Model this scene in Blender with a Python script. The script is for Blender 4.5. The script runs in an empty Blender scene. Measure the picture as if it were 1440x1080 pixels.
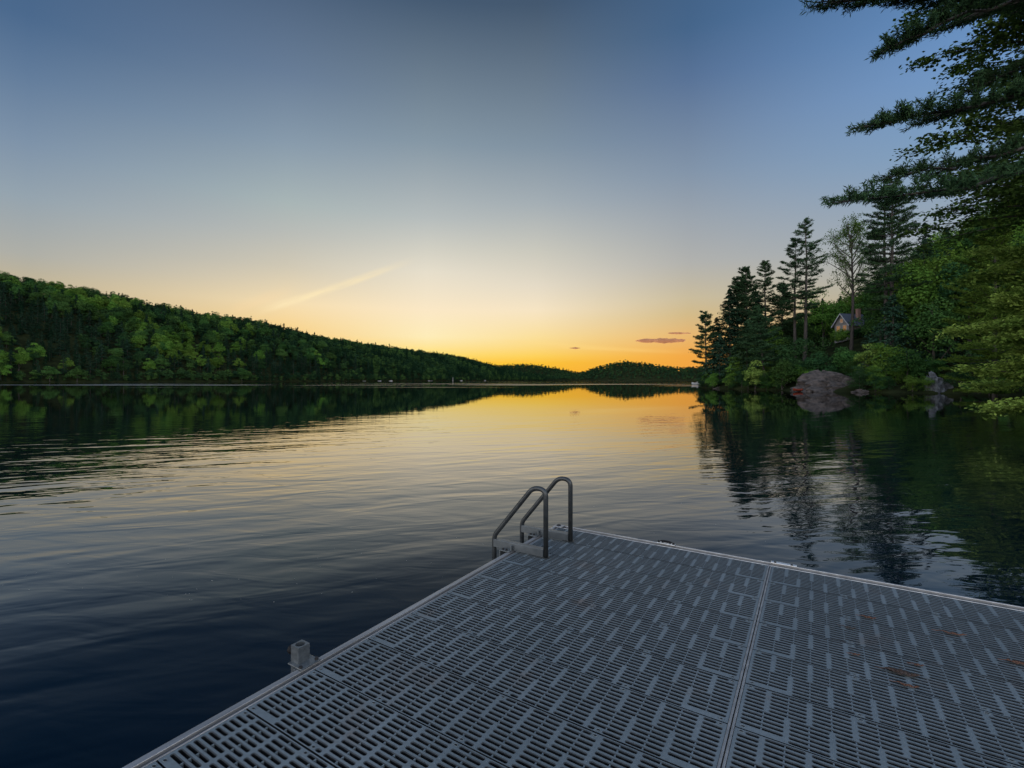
import bpy, math, random
import numpy as np
from mathutils import Vector, noise as mnoise

SEED = 11
rng = np.random.default_rng(SEED)
random.seed(SEED)
scene = bpy.context.scene
COL = scene.collection
HC = 1.63            # eye height above the lake
DECK = 0.35          # deck height above the lake
F = 680.0            # focal length in pixels of a 1440 wide frame
HOR = 534.0


def at(u, y, d):
    """world point seen at photo pixel (u, y) and d metres ahead"""
    return Vector(((u - 720.0) / F * d, d, HC + (HOR - y) / F * d))


# ------------------------------------------------------------------ helpers
def tag(o, label=None, cat=None, group=None, kind=None):
    if label: o['label'] = label
    if cat: o['category'] = cat
    if group: o['group'] = group
    if kind: o['kind'] = kind
    return o


def link(o, parent=None):
    COL.objects.link(o)
    if parent is not None:
        o.parent = parent
    return o


def empty(name, loc=(0, 0, 0), rz=0.0):
    o = bpy.data.objects.new(name, None)
    o.empty_display_size = 0.3
    o.location = loc
    o.rotation_euler = (0, 0, rz)
    return link(o)


class MB:
    """collects polygons of mixed size"""
    def __init__(self):
        self.v, self.f, self.m = [], [], []

    def poly(self, pts, mi=0):
        b = len(self.v)
        self.v.extend([tuple(p) for p in pts])
        self.f.append(tuple(range(b, b + len(pts))))
        self.m.append(mi)

    def box(self, x0, x1, y0, y1, z0, z1, mi=0):
        b = len(self.v)
        self.v += [(x0, y0, z0), (x1, y0, z0), (x1, y1, z0), (x0, y1, z0),
                   (x0, y0, z1), (x1, y0, z1), (x1, y1, z1), (x0, y1, z1)]
        for q in ((0, 3, 2, 1), (4, 5, 6, 7), (0, 1, 5, 4), (1, 2, 6, 5), (2, 3, 7, 6), (3, 0, 4, 7)):
            self.f.append(tuple(b + i for i in q)); self.m.append(mi)

    def tube(self, pts, radii, n=8, cap=True, mi=0):
        pts = [Vector(p) for p in pts]
        b = len(self.v)
        k = len(pts)
        up = Vector((0, 0, 1))
        t0 = (pts[1] - pts[0]).normalized()
        a = t0.cross(up)
        if a.length < 1e-3: a = t0.cross(Vector((0, 1, 0)))
        a.normalize()
        for i, p in enumerate(pts):
            t = (pts[min(i + 1, k - 1)] - pts[max(i - 1, 0)]).normalized()
            a = (a - t * a.dot(t)).normalized()
            c = t.cross(a)
            r = radii[i] if hasattr(radii, '__len__') else radii
            for j in range(n):
                w = 2 * math.pi * j / n
                self.v.append(tuple(p + (a * math.cos(w) + c * math.sin(w)) * r))
        for i in range(k - 1):
            for j in range(n):
                q = (j + 1) % n
                self.f.append((b + i * n + j, b + i * n + q, b + (i + 1) * n + q, b + (i + 1) * n + j)); self.m.append(mi)
        if cap:
            self.f.append(tuple(b + j for j in range(n))[::-1]); self.m.append(mi)
            self.f.append(tuple(b + (k - 1) * n + j for j in range(n))); self.m.append(mi)

    def cyl(self, x, y, z0, z1, r, n=12, mi=0, r2=None):
        self.tube([(x, y, z0), (x, y, z1)], [r, r if r2 is None else r2], n, True, mi)

    def mesh(self, name, mats, smooth=False):
        me = bpy.data.meshes.new(name)
        me.from_pydata(self.v, [], self.f)
        for m in (mats if isinstance(mats, (list, tuple)) else [mats]):
            me.materials.append(m)
        me.polygons.foreach_set('material_index', self.m)
        if smooth:
            me.polygons.foreach_set('use_smooth', [True] * len(self.f))
        me.update()
        return me

    def build(self, name, mats, parent=None, smooth=False, bevel=0.0):
        o = bpy.data.objects.new(name, self.mesh(name, mats, smooth))
        link(o, parent)
        if bevel:
            b = o.modifiers.new('bevel', 'BEVEL'); b.width = bevel; b.segments = 2; b.limit_method = 'ANGLE'
        return o


def np_mesh(name, V, Q, mats, mi=None, tint=None, smooth=False):
    """quads from numpy arrays: V (n,3), Q (m,4)"""
    me = bpy.data.meshes.new(name)
    n, m = len(V), len(Q)
    me.vertices.add(n)
    me.vertices.foreach_set('co', np.ascontiguousarray(V, dtype=np.float32).ravel())
    me.loops.add(4 * m)
    me.loops.foreach_set('vertex_index', np.ascontiguousarray(Q, dtype=np.int32).ravel())
    me.polygons.add(m)
    me.polygons.foreach_set('loop_start', np.arange(0, 4 * m, 4, dtype=np.int32))
    me.polygons.foreach_set('loop_total', np.full(m, 4, dtype=np.int32))
    for mt in (mats if isinstance(mats, (list, tuple)) else [mats]):
        me.materials.append(mt)
    if mi is not None:
        me.polygons.foreach_set('material_index', np.asarray(mi, dtype=np.int32))
    if tint is not None:
        a = me.attributes.new('tint', 'FLOAT', 'FACE')
        a.data.foreach_set('value', np.asarray(tint, dtype=np.float32))
    if smooth:
        me.polygons.foreach_set('use_smooth', np.ones(m, dtype=bool))
    me.update(calc_edges=True)
    return me


def unit(a):
    return a / np.maximum(np.linalg.norm(a, axis=-1, keepdims=True), 1e-9)


def diamonds(C, N, L, Wd, T=None, r=rng):
    """one leaf-shaped quad per row: centre C, normal N, length L, width Wd, long axis T (random when None)"""
    n = len(C)
    N = unit(N)
    if T is None:
        T = r.normal(size=(n, 3))
    T = unit(T - N * np.sum(T * N, 1, keepdims=True))
    B = np.cross(N, T)
    L = np.broadcast_to(np.asarray(L, float), (n,))[:, None]
    Wd = np.broadcast_to(np.asarray(Wd, float), (n,))[:, None]
    V = np.empty((n, 4, 3))
    V[:, 0] = C - T * L * .5
    V[:, 1] = C + B * Wd * .5 + T * L * .06
    V[:, 2] = C + T * L * .5 - N * L * .06
    V[:, 3] = C - B * Wd * .5 + T * L * .06
    return V.reshape(-1, 3), np.arange(4 * n).reshape(n, 4)


def np_tubes(paths, n=5):
    """paths: list of (points (k,3), radii (k,)) -> V, Q"""
    Vs, Qs, b = [], [], 0
    for P, R in paths:
        P = np.asarray(P, float); R = np.asarray(R, float); k = len(P)
        T = np.empty_like(P)
        T[1:-1] = P[2:] - P[:-2]; T[0] = P[1] - P[0]; T[-1] = P[-1] - P[-2]
        T = unit(T)
        ref = np.array([0.13, 0.07, 1.0]) if abs(T[0, 2]) < .9 else np.array([1.0, .1, .05])
        A = unit(np.cross(T, ref)); Bv = np.cross(T, A)
        w = np.arange(n) * 2 * math.pi / n
        ring = P[:, None, :] + R[:, None, None] * (A[:, None, :] * np.cos(w)[None, :, None] + Bv[:, None, :] * np.sin(w)[None, :, None])
        Vs.append(ring.reshape(-1, 3))
        i, j = np.meshgrid(np.arange(k - 1), np.arange(n), indexing='ij')
        q = (j + 1) % n
        Qs.append((b + np.stack([i * n + j, i * n + q, (i + 1) * n + q, (i + 1) * n + j], -1)).reshape(-1, 4))
        b += k * n
    return np.concatenate(Vs), np.concatenate(Qs)


def join(parts):
    """[(V, Q, material, tint array)] -> merged arrays"""
    Vs, Qs, M, T, b = [], [], [], [], 0
    for V, Q, mi, t in parts:
        Vs.append(V); Qs.append(Q + b); b += len(V)
        M.append(np.full(len(Q), mi)); T.append(np.broadcast_to(np.asarray(t, float), (len(Q),)))
    return np.concatenate(Vs), np.concatenate(Qs), np.concatenate(M), np.concatenate(T)


# ------------------------------------------------------------------ materials
def srgb(r, g, b):
    f = lambda c: ((c / 255 + .055) / 1.055) ** 2.4 if c > 10 else c / 255 / 12.92
    return (f(r), f(g), f(b), 1.0)


def new_mat(name):
    m = bpy.data.materials.new(name); m.use_nodes = True
    nt = m.node_tree
    for n in list(nt.nodes): nt.nodes.remove(n)
    out = nt.nodes.new('ShaderNodeOutputMaterial')
    return m, nt, out


def nd(nt, kind, **kw):
    n = nt.nodes.new(kind)
    for k, v in kw.items():
        if k == 'inp':
            for a, b in v.items(): n.inputs[a].default_value = b
        else:
            setattr(n, k, v)
    return n


def surf_mat(name, c1, c2, scale=6.0, rough=.6, metal=0.0, bump=0.0, detail=6.0, stretch=(1, 1, 1), spec=.5, contrast=(.35, .65)):
    m, nt, out = new_mat(name)
    L = nt.links.new
    p = nd(nt, 'ShaderNodeBsdfPrincipled', inp={'Roughness': rough, 'Metallic': metal, 'Specular IOR Level': spec})
    tc = nd(nt, 'ShaderNodeTexCoord'); mp = nd(nt, 'ShaderNodeMapping', inp={'Scale': stretch})
    nz = nd(nt, 'ShaderNodeTexNoise', inp={'Scale': scale, 'Detail': detail, 'Roughness': .6})
    cr = nd(nt, 'ShaderNodeValToRGB')
    cr.color_ramp.elements[0].position, cr.color_ramp.elements[0].color = contrast[0], (*c1, 1)
    cr.color_ramp.elements[1].position, cr.color_ramp.elements[1].color = contrast[1], (*c2, 1)
    L(tc.outputs['Object'], mp.inputs['Vector']); L(mp.outputs[0], nz.inputs['Vector'])
    L(nz.outputs['Fac'], cr.inputs[0]); L(cr.outputs[0], p.inputs['Base Color'])
    if bump:
        b = nd(nt, 'ShaderNodeBump', inp={'Strength': bump, 'Distance': .02})
        L(nz.outputs['Fac'], b.inputs['Height']); L(b.outputs[0], p.inputs['Normal'])
    L(p.outputs[0], out.inputs[0])
    return m


def leaf_mat(name, c0, c1, vary=.25, translucent=.3):
    """two-tone foliage: colour runs c0..c1 with the per-leaf 'tint' attribute and differs a little per tree"""
    m, nt, out = new_mat(name)
    L = nt.links.new
    at_ = nd(nt, 'ShaderNodeAttribute', attribute_name='tint')
    oi = nd(nt, 'ShaderNodeObjectInfo')
    mx = nd(nt, 'ShaderNodeMix', data_type='RGBA', inp={'A': (*c0, 1), 'B': (*c1, 1)}) if False else nd(nt, 'ShaderNodeMixRGB', inp={1: (*c0, 1), 2: (*c1, 1)})
    L(at_.outputs['Fac'], mx.inputs[0])
    hs = nd(nt, 'ShaderNodeHueSaturation')
    mr = nd(nt, 'ShaderNodeMapRange', inp={1: 0, 2: 1, 3: .5 - .06 * vary, 4: .5 + .05 * vary})
    mv = nd(nt, 'ShaderNodeMapRange', inp={1: 0, 2: 1, 3: 1 - 1.5 * vary, 4: 1 + 1.5 * vary})
    mu = nd(nt, 'ShaderNodeMath', operation='MULTIPLY', inp={1: 7.31}); fr = nd(nt, 'ShaderNodeMath', operation='FRACT')
    L(oi.outputs['Random'], mr.inputs[0]); L(oi.outputs['Random'], mu.inputs[0]); L(mu.outputs[0], fr.inputs[0]); L(fr.outputs[0], mv.inputs[0])
    L(mr.outputs[0], hs.inputs['Hue']); L(mv.outputs[0], hs.inputs['Value']); L(mx.outputs[0], hs.inputs['Color'])
    d = nd(nt, 'ShaderNodeBsdfDiffuse'); t = nd(nt, 'ShaderNodeBsdfTranslucent')
    ms = nd(nt, 'ShaderNodeMixShader', inp={0: translucent})
    L(hs.outputs[0], d.inputs[0]); L(hs.outputs[0], t.inputs[0])
    L(d.outputs[0], ms.inputs[1]); L(t.outputs[0], ms.inputs[2]); L(ms.outputs[0], out.inputs[0])
    return m


BARK = surf_mat('bark', (.018, .015, .013), (.055, .047, .04), 9, .9, bump=.5, stretch=(1, 1, .25))
BARK_GREY = surf_mat('grey_bark', (.06, .058, .055), (.15, .145, .135), 9, .9, bump=.5, stretch=(1, 1, .3))
LEAF_BRIGHT = leaf_mat('bright_leaf', (.044, .112, .018), (.125, .225, .040), .25)
LEAF_MID = leaf_mat('mid_leaf', (.023, .066, .019), (.064, .134, .034), .25)
LEAF_DEEP = leaf_mat('deep_leaf', (.014, .042, .017), (.038, .088, .030), .2)
LEAF_CONIFER = leaf_mat('conifer_needle', (.011, .029, .019), (.027, .058, .034), .22, .12)
LEAF_PINE = leaf_mat('pine_needle', (.015, .037, .019), (.042, .080, .034), .2, .15)
LEAF_CEDAR = leaf_mat('cedar_spray', (.040, .092, .016), (.24, .34, .075), .12, .2)
LEAF_NEAR = leaf_mat('near_leaf', (.030, .066, .016), (.088, .142, .036), .1, .15)
LEAF_FOREST = leaf_mat('forest_leaf', (.009, .029, .018), (.068, .136, .032), 0, .25)
LEAF_FAR = leaf_mat('far_forest_leaf', (.014, .036, .02), (.04, .085, .024), 0, .2)
SOIL = surf_mat('forest_floor', (.010, .014, .007), (.024, .030, .012), .25, .95, bump=0, spec=0)
ALU = surf_mat('weathered_aluminium', (.25, .255, .265), (.38, .385, .395), 14, .42, .7, bump=.02, stretch=(1, .15, 1))
ALU_DULL = surf_mat('dull_aluminium', (.022, .026, .029), (.042, .047, .05), 18, .36, .35, bump=.02, spec=.35)
GALV = surf_mat('galvanised_steel', (.085, .10, .11), (.14, .157, .17), 40, .35, .6, bump=.03)
BLACK = surf_mat('black_rubber', (.006, .006, .007), (.013, .013, .014), 20, .65, spec=.1)
DARKSTEEL = surf_mat('dark_screw', (.012, .013, .014), (.03, .03, .031), 20, .5, .3, spec=.15)


def deck_mat():
    m, nt, out = new_mat('grey_composite_grating')
    L = nt.links.new
    p = nd(nt, 'ShaderNodeBsdfPrincipled', inp={'Roughness': .55, 'Specular IOR Level': .4})
    ge = nd(nt, 'ShaderNodeNewGeometry')
    a = nd(nt, 'ShaderNodeTexNoise', inp={'Scale': 1.7, 'Detail': 8, 'Roughness': .65})
    b = nd(nt, 'ShaderNodeTexNoise', inp={'Scale': 60, 'Detail': 4})
    ra = nd(nt, 'ShaderNodeValToRGB')
    ra.color_ramp.elements[0].position, ra.color_ramp.elements[0].color = .3, (.083, .107, .121, 1)
    ra.color_ramp.elements[1].position, ra.color_ramp.elements[1].color = .7, (.120, .147, .164, 1)
    mx = nd(nt, 'ShaderNodeMixRGB', blend_type='MULTIPLY', inp={0: .5})
    rb = nd(nt, 'ShaderNodeValToRGB')
    rb.color_ramp.elements[0].position, rb.color_ramp.elements[0].color = .35, (.72, .71, .7, 1)
    rb.color_ramp.elements[1].position, rb.color_ramp.elements[1].color = .65, (1, 1, 1, 1)
    # brown dirt left by wet leaves
    c = nd(nt, 'ShaderNodeTexNoise', inp={'Scale': 3.1, 'Detail': 7, 'Roughness': .7})
    rc = nd(nt, 'ShaderNodeValToRGB')
    rc.color_ramp.elements[0].position, rc.color_ramp.elements[0].color = .58, (0, 0, 0, 1)
    rc.color_ramp.elements[1].position, rc.color_ramp.elements[1].color = .80, (1, 1, 1, 1)
    oi = nd(nt, 'ShaderNodeObjectInfo')
    ov = nd(nt, 'ShaderNodeMapRange', inp={3: .92, 4: 1.06})
    L(oi.outputs['Random'], ov.inputs[0])
    mul = nd(nt, 'ShaderNodeVectorMath', operation='SCALE')
    dirt = nd(nt, 'ShaderNodeMixRGB', inp={2: (.10, .075, .06, 1)})
    for n in (a, b, c): L(ge.outputs['Position'], n.inputs['Vector'])
    L(a.outputs['Fac'], ra.inputs[0]); L(b.outputs['Fac'], rb.inputs[0]); L(c.outputs['Fac'], rc.inputs[0])
    L(ra.outputs[0], mx.inputs[1]); L(rb.outputs[0], mx.inputs[2])
    L(mx.outputs[0], mul.inputs[0]); L(ov.outputs[0], mul.inputs['Scale'])
    L(mul.outputs[0], dirt.inputs[1]); L(rc.outputs[0], dirt.inputs[0])
    L(dirt.outputs[0], p.inputs['Base Color'])
    bp = nd(nt, 'ShaderNodeBump', inp={'Strength': .25, 'Distance': .002})
    L(b.outputs['Fac'], bp.inputs['Height']); L(bp.outputs[0], p.inputs['Normal'])
    L(p.outputs[0], out.inputs[0])
    return m


def water_mat():
    m, nt, out = new_mat('lake_water')
    L = nt.links.new
    gl = nd(nt, 'ShaderNodeBsdfGlossy', inp={'Roughness': .015}); body = nd(nt, 'ShaderNodeBsdfDiffuse', inp={0: (.0002, .0050, .0115, 1)})
    fr = nd(nt, 'ShaderNodeFresnel', inp={'IOR': 1.31})
    ge = nd(nt, 'ShaderNodeNewGeometry')

    def wave(scale, stretch, rot, detail, dist, dim=.5):
        mp = nd(nt, 'ShaderNodeMapping', vector_type='TEXTURE', inp={'Scale': (1 / stretch[0], 1 / stretch[1], 1), 'Rotation': (0, 0, rot)})
        n = nd(nt, 'ShaderNodeTexNoise', inp={'Scale': scale, 'Detail': detail, 'Roughness': dim, 'Distortion': .45})
        L(ge.outputs['Position'], mp.inputs['Vector']); L(mp.outputs[0], n.inputs['Vector'])
        mm = nd(nt, 'ShaderNodeMath', operation='MULTIPLY', inp={1: dist})
        L(n.outputs['Fac'], mm.inputs[0])
        return mm.outputs[0]

    def add(a, b):
        n = nd(nt, 'ShaderNodeMath', operation='ADD'); L(a, n.inputs[0]); L(b, n.inputs[1]); return n.outputs[0]

    def mul(a, b):
        n = nd(nt, 'ShaderNodeMath', operation='MULTIPLY'); L(a, n.inputs[0]); L(b, n.inputs[1]); return n.outputs[0]
    # amplitude patches: calm and ruffled areas
    mpp = nd(nt, 'ShaderNodeMapping', inp={'Scale': (.35, 1, 1), 'Rotation': (0, 0, .25)})
    pz = nd(nt, 'ShaderNodeTexNoise', inp={'Scale': .09, 'Detail': 3})
    L(ge.outputs['Position'], mpp.inputs['Vector']); L(mpp.outputs[0], pz.inputs['Vector'])
    pr = nd(nt, 'ShaderNodeMapRange', inp={1: .35, 2: .68, 3: .45, 4: 1.35})
    L(pz.outputs['Fac'], pr.inputs[0])
    h = add(wave(1.5, (.34, 1.2, 1), .34, 2.5, .017), wave(3.6, (.4, 1.1, 1), -.1, 2.5, .0052))
    h = add(h, wave(.6, (.4, 1.1, 1), .6, 2, .018))
    h = add(h, wave(.24, (.5, 1, 1), .5, 2, .016))
    s0 = nd(nt, 'ShaderNodeSeparateXYZ'); L(ge.outputs['Position'], s0.inputs[0])
    lee = nd(nt, 'ShaderNodeMapRange', interpolation_type='SMOOTHSTEP', inp={1: 4, 2: 27, 3: 1.45, 4: .07}); L(s0.outputs['Y'], lee.inputs[0])   # sheltered water lies calmer
    h = mul(mul(h, pr.outputs[0]), lee.outputs[0])
    bp = nd(nt, 'ShaderNodeBump', inp={'Strength': 1.0, 'Distance': 1.0})
    L(h, bp.inputs['Height'])
    L(bp.outputs[0], gl.inputs['Normal']); L(bp.outputs[0], fr.inputs['Normal'])
    # wind-ruffled streaks on the open lake, long bands lying across the wind
    sx = nd(nt, 'ShaderNodeSeparateXYZ'); L(ge.outputs['Position'], sx.inputs[0])
    mp2 = nd(nt, 'ShaderNodeMapping', inp={'Scale': (.006, .045, 1), 'Rotation': (0, 0, -.03)})
    wn = nd(nt, 'ShaderNodeTexNoise', inp={'Scale': 1.0, 'Detail': 4, 'Roughness': .55})
    L(ge.outputs['Position'], mp2.inputs['Vector']); L(mp2.outputs[0], wn.inputs['Vector'])
    wr = nd(nt, 'ShaderNodeMapRange', inp={1: .56, 2: .64, 3: 0, 4: 1}); L(wn.outputs['Fac'], wr.inputs[0])
    far = nd(nt, 'ShaderNodeMapRange', inp={1: 85, 2: 110, 3: 0, 4: 1}); L(sx.outputs['Y'], far.inputs[0])
    near = nd(nt, 'ShaderNodeMapRange', inp={1: 150, 2: 260, 3: 1, 4: .25}); L(sx.outputs['Y'], near.inputs[0])
    band = mul(mul(wr.outputs[0], far.outputs[0]), near.outputs[0])
    rr = nd(nt, 'ShaderNodeMapRange', inp={1: 0, 2: 1, 3: .015, 4: .32}); L(band, rr.inputs[0])
    L(rr.outputs[0], gl.inputs['Roughness'])
    rf = nd(nt, 'ShaderNodeValToRGB'); e = rf.color_ramp.elements      # reflectance of rippled water against the flat Fresnel value
    st = [(0, .0), (.05, .03), (.1, .078), (.2, .36), (.42, .71), (.8, .96), (1, 1)]
    while len(e) < len(st): e.new(.5)
    for k, (a, b) in enumerate(st): e[k].position = a; e[k].color = (b, b, b, 1)
    L(fr.outputs[0], rf.inputs[0])
    ms = nd(nt, 'ShaderNodeMixShader'); L(rf.outputs[0], ms.inputs[0]); L(body.outputs[0], ms.inputs[1]); L(gl.outputs[0], ms.inputs[2])
    L(ms.outputs[0], out.inputs[0])
    return m


# ------------------------------------------------------------------ sky
SUN_AZ = math.radians(-6)     # a little left of straight ahead (+Y)
SUN_EL = math.radians(1.0)


def build_world():
    w = bpy.data.worlds.new('World'); scene.world = w
    w.use_nodes = True
    nt = w.node_tree
    for n in list(nt.nodes): nt.nodes.remove(n)
    L = nt.links.new
    out = nd(nt, 'ShaderNodeOutputWorld'); bg = nd(nt, 'ShaderNodeBackground', inp={'Strength': 1.0})
    L(bg.outputs[0], out.inputs[0])
    tc = nd(nt, 'ShaderNodeTexCoord')
    nrm = nd(nt, 'ShaderNodeVectorMath', operation='NORMALIZE'); L(tc.outputs['Generated'], nrm.inputs[0])
    sx = nd(nt, 'ShaderNodeSeparateXYZ'); L(nrm.outputs[0], sx.inputs[0])
    asn = nd(nt, 'ShaderNodeMath', operation='ARCSINE'); L(sx.outputs['Z'], asn.inputs[0])
    el = nd(nt, 'ShaderNodeMath', operation='DIVIDE', inp={1: math.pi / 2}); L(asn.outputs[0], el.inputs[0])
    sq = nd(nt, 'ShaderNodeMath', operation='SQRT', use_clamp=True); L(el.outputs[0], sq.inputs[0])

    def ramp(stops):
        r = nd(nt, 'ShaderNodeValToRGB')
        e = r.color_ramp.elements
        while len(e) < len(stops): e.new(.5)
        for k, (deg, c) in enumerate(stops):
            e[k].position = math.sqrt(deg / 90.0); e[k].color = srgb(*c)
        L(sq.outputs[0], r.inputs[0])
        return r.outputs[0]
    top = [(60, (46, 70, 106)), (90, (42, 64, 98))]
    rings = [(-45, ramp([(0, (205, 150, 75)), (3, (214, 170, 105)), (6, (206, 182, 138)), (8.7, (190, 180, 156)), (10.4, (176, 176, 168)), (15, (150, 165, 176)), (19.3, (126, 147, 170)), (24, (99, 125, 156)), (28, (76, 106, 142)), (40, (58, 85, 122))] + top)),
             (-25, ramp([(0, (240, 168, 60)), (3, (248, 194, 92)), (6, (249, 215, 150)), (8.2, (247, 223, 178)), (12, (210, 202, 182)), (15.5, (186, 189, 184)), (18.5, (169, 182, 183)), (24, (137, 156, 173)), (29.9, (105, 126, 152)), (38, (70, 92, 120))] + top)),
             (-10, ramp([(0, (252, 176, 38)), (2, (254, 206, 74)), (3, (255, 224, 120)), (5, (255, 238, 186)), (8, (253, 234, 199)), (12.4, (232, 224, 205)), (15, (211, 209, 197)), (18.3, (183, 190, 190)), (25.8, (135, 153, 167)), (37.8, (70, 91, 115))] + top)),
             (3, ramp([(0, (250, 164, 34)), (2, (253, 196, 58)), (2.8, (254, 210, 92)), (5, (252, 224, 154)), (8.2, (248, 230, 197)), (11, (230, 220, 200)), (14.7, (205, 203, 191)), (20, (166, 176, 182)), (25.7, (130, 148, 164)), (37.8, (69, 89, 112))] + top)),
             (20, ramp([(0, (242, 154, 48)), (2.7, (244, 170, 72)), (5, (232, 184, 114)), (7.2, (213, 188, 138)), (9, (204, 190, 158)), (12.8, (179, 179, 175)), (17.4, (157, 166, 175)), (22, (132, 150, 171)), (30.3, (90, 116, 152)), (34.4, (70, 102, 139))] + top)),
             (42, ramp([(0, (200, 150, 85)), (4, (190, 165, 120)), (8, (175, 172, 160)), (12, (160, 170, 178)), (20, (127, 159, 193)), (25.7, (113, 150, 196)), (30, (98, 138, 186)), (40, (72, 110, 158))] + top))]
    back0 = ramp([(0, (172, 165, 158)), (6, (186, 178, 168)), (14, (184, 180, 176)), (28, (150, 156, 164)), (50, (92, 106, 126)), (90, (42, 64, 98))])
    bk = nd(nt, 'ShaderNodeVectorMath', operation='SCALE', inp={'Scale': 6.3}); L(back0, bk.inputs[0]); back = bk.outputs[0]  # unseen rear sky, brightened to light the foliage facing the camera
    az = nd(nt, 'ShaderNodeMath', operation='ARCTAN2'); L(sx.outputs['X'], az.inputs[0]); L(sx.outputs['Y'], az.inputs[1])
    cur = rings[0][1]
    for (a0, _), (a1, r1) in zip(rings[:-1], rings[1:]):
        f = nd(nt, 'ShaderNodeMapRange', inp={1: math.radians(a0), 2: math.radians(a1), 3: 0, 4: 1}); L(az.outputs[0], f.inputs[0])
        mq = nd(nt, 'ShaderNodeMixRGB'); L(f.outputs[0], mq.inputs[0]); L(cur, mq.inputs[1]); L(r1, mq.inputs[2]); cur = mq.outputs[0]
    ab = nd(nt, 'ShaderNodeMath', operation='ABSOLUTE'); L(az.outputs[0], ab.inputs[0])
    f2 = nd(nt, 'ShaderNodeMapRange', interpolation_type='SMOOTHSTEP', inp={1: math.radians(50), 2: math.radians(115), 3: 0, 4: 1}); L(ab.outputs[0], f2.inputs[0])
    m2 = nd(nt, 'ShaderNodeMixRGB'); L(f2.outputs[0], m2.inputs[0]); L(cur, m2.inputs[1]); L(back, m2.inputs[2])
    sky = nd(nt, 'ShaderNodeTexSky', sky_type='NISHITA', sun_disc=False, sun_elevation=SUN_EL, sun_rotation=SUN_AZ, altitude=100, air_density=1.0, dust_density=1.0, ozone_density=1.5)
    sc = nd(nt, 'ShaderNodeVectorMath', operation='SCALE', inp={'Scale': .06}); L(sky.outputs[0], sc.inputs[0])
    m3 = nd(nt, 'ShaderNodeMixRGB', inp={0: .02}); L(m2.outputs[0], m3.inputs[1]); L(sc.outputs[0], m3.inputs[2])

    # thin high cirrus: long soft streaks
    def streak(az0, el0, az1, el1, width, strength, col, prev, wn=.6):
        """soft streak between two sky directions (degrees)"""
        a0, e0, a1, e1 = map(math.radians, (az0, el0, az1, el1))
        ln = math.hypot(a1 - a0, e1 - e0); ang = math.atan2(e1 - e0, a1 - a0)
        cx = nd(nt, 'ShaderNodeCombineXYZ'); L(az.outputs[0], cx.inputs[0]); L(asn.outputs[0], cx.inputs[1])
        sub = nd(nt, 'ShaderNodeVectorMath', operation='SUBTRACT', inp={1: (a0, e0, 0)}); L(cx.outputs[0], sub.inputs[0])
        rot = nd(nt, 'ShaderNodeVectorRotate', rotation_type='Z_AXIS', inp={'Angle': -ang}); L(sub.outputs[0], rot.inputs['Vector'])
        s2 = nd(nt, 'ShaderNodeSeparateXYZ'); L(rot.outputs[0], s2.inputs[0])
        # fine wisps along the streak
        mp = nd(nt, 'ShaderNodeMapping', inp={'Scale': (14, 110, 1)}); L(rot.outputs[0], mp.inputs['Vector'])
        nz = nd(nt, 'ShaderNodeTexNoise', inp={'Scale': 1.0, 'Detail': 5, 'Roughness': .6}); L(mp.outputs[0], nz.inputs['Vector'])
        al = nd(nt, 'ShaderNodeMapRange', interpolation_type='SMOOTHSTEP', inp={1: 0, 2: ln * .18, 3: 0, 4: 1}); L(s2.outputs['X'], al.inputs[0])
        al2 = nd(nt, 'ShaderNodeMapRange', interpolation_type='SMOOTHSTEP', inp={1: ln * .45, 2: ln, 3: 1, 4: 0}); L(s2.outputs['X'], al2.inputs[0])
        ay = nd(nt, 'ShaderNodeMath', operation='ABSOLUTE'); L(s2.outputs['Y'], ay.inputs[0])
        ac = nd(nt, 'ShaderNodeMapRange', interpolation_type='SMOOTHSTEP', inp={1: 0, 2: math.radians(width), 3: 1, 4: 0}); L(ay.outputs[0], ac.inputs[0])
        nm = nd(nt, 'ShaderNodeMapRange', inp={1: .25, 2: .7, 3: 1 - wn, 4: 1}); L(nz.outputs['Fac'], nm.inputs[0])
        x = al.outputs[0]
        for y in (al2.outputs[0], ac.outputs[0], nm.outputs[0]):
            q = nd(nt, 'ShaderNodeMath', operation='MULTIPLY', use_clamp=True); L(x, q.inputs[0]); L(y, q.inputs[1]); x = q.outputs[0]
        q = nd(nt, 'ShaderNodeMath', operation='MULTIPLY', inp={1: strength}); L(x, q.inputs[0])
        mm = nd(nt, 'ShaderNodeMixRGB', inp={2: srgb(*col)}); L(q.outputs[0], mm.inputs[0]); L(prev, mm.inputs[1])
        return mm.outputs[0]

    def azel(u, y):
        a = math.degrees(math.atan2(u - 720, F)); e = math.degrees(math.atan2(HOR - y, math.hypot(F, u - 720)))
        return a, e
    c = m3.outputs[0]
    c = streak(*azel(352, 442), *azel(600, 358), .6, .85, (255, 234, 186), c, .85)
    c = streak(*azel(318, 440), *azel(420, 402), .9, .30, (252, 218, 166), c)
    c = streak(*azel(760, 486), *azel(990, 496), .35, .5, (255, 214, 128), c)
    c = streak(*azel(690, 478), *azel(900, 490), .3, .3, (255, 220, 140), c)
    L(c, bg.inputs['Color'])


build_world()
sl = bpy.data.lights.new('sun', 'SUN'); sl.energy = 2.0; sl.angle = math.radians(.5); sl.color = (1.0, .72, .42)
so = link(bpy.data.objects.new('sun', sl))
sd = Vector((math.sin(SUN_AZ) * math.cos(SUN_EL), math.cos(SUN_AZ) * math.cos(SUN_EL), math.sin(SUN_EL)))
so.rotation_euler = (-sd).to_track_quat('-Z', 'Y').to_euler()
so.location = sd * 100

# ------------------------------------------------------------------ lake
wm = MB()
wm.poly([(-3500, -800, 0), (3500, -800, 0), (3500, 4500, 0), (-3500, 4500, 0)])
tag(wm.build('lake_water', water_mat()), 'calm dark lake mirroring the orange dusk sky', 'lake', kind='structure')

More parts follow.
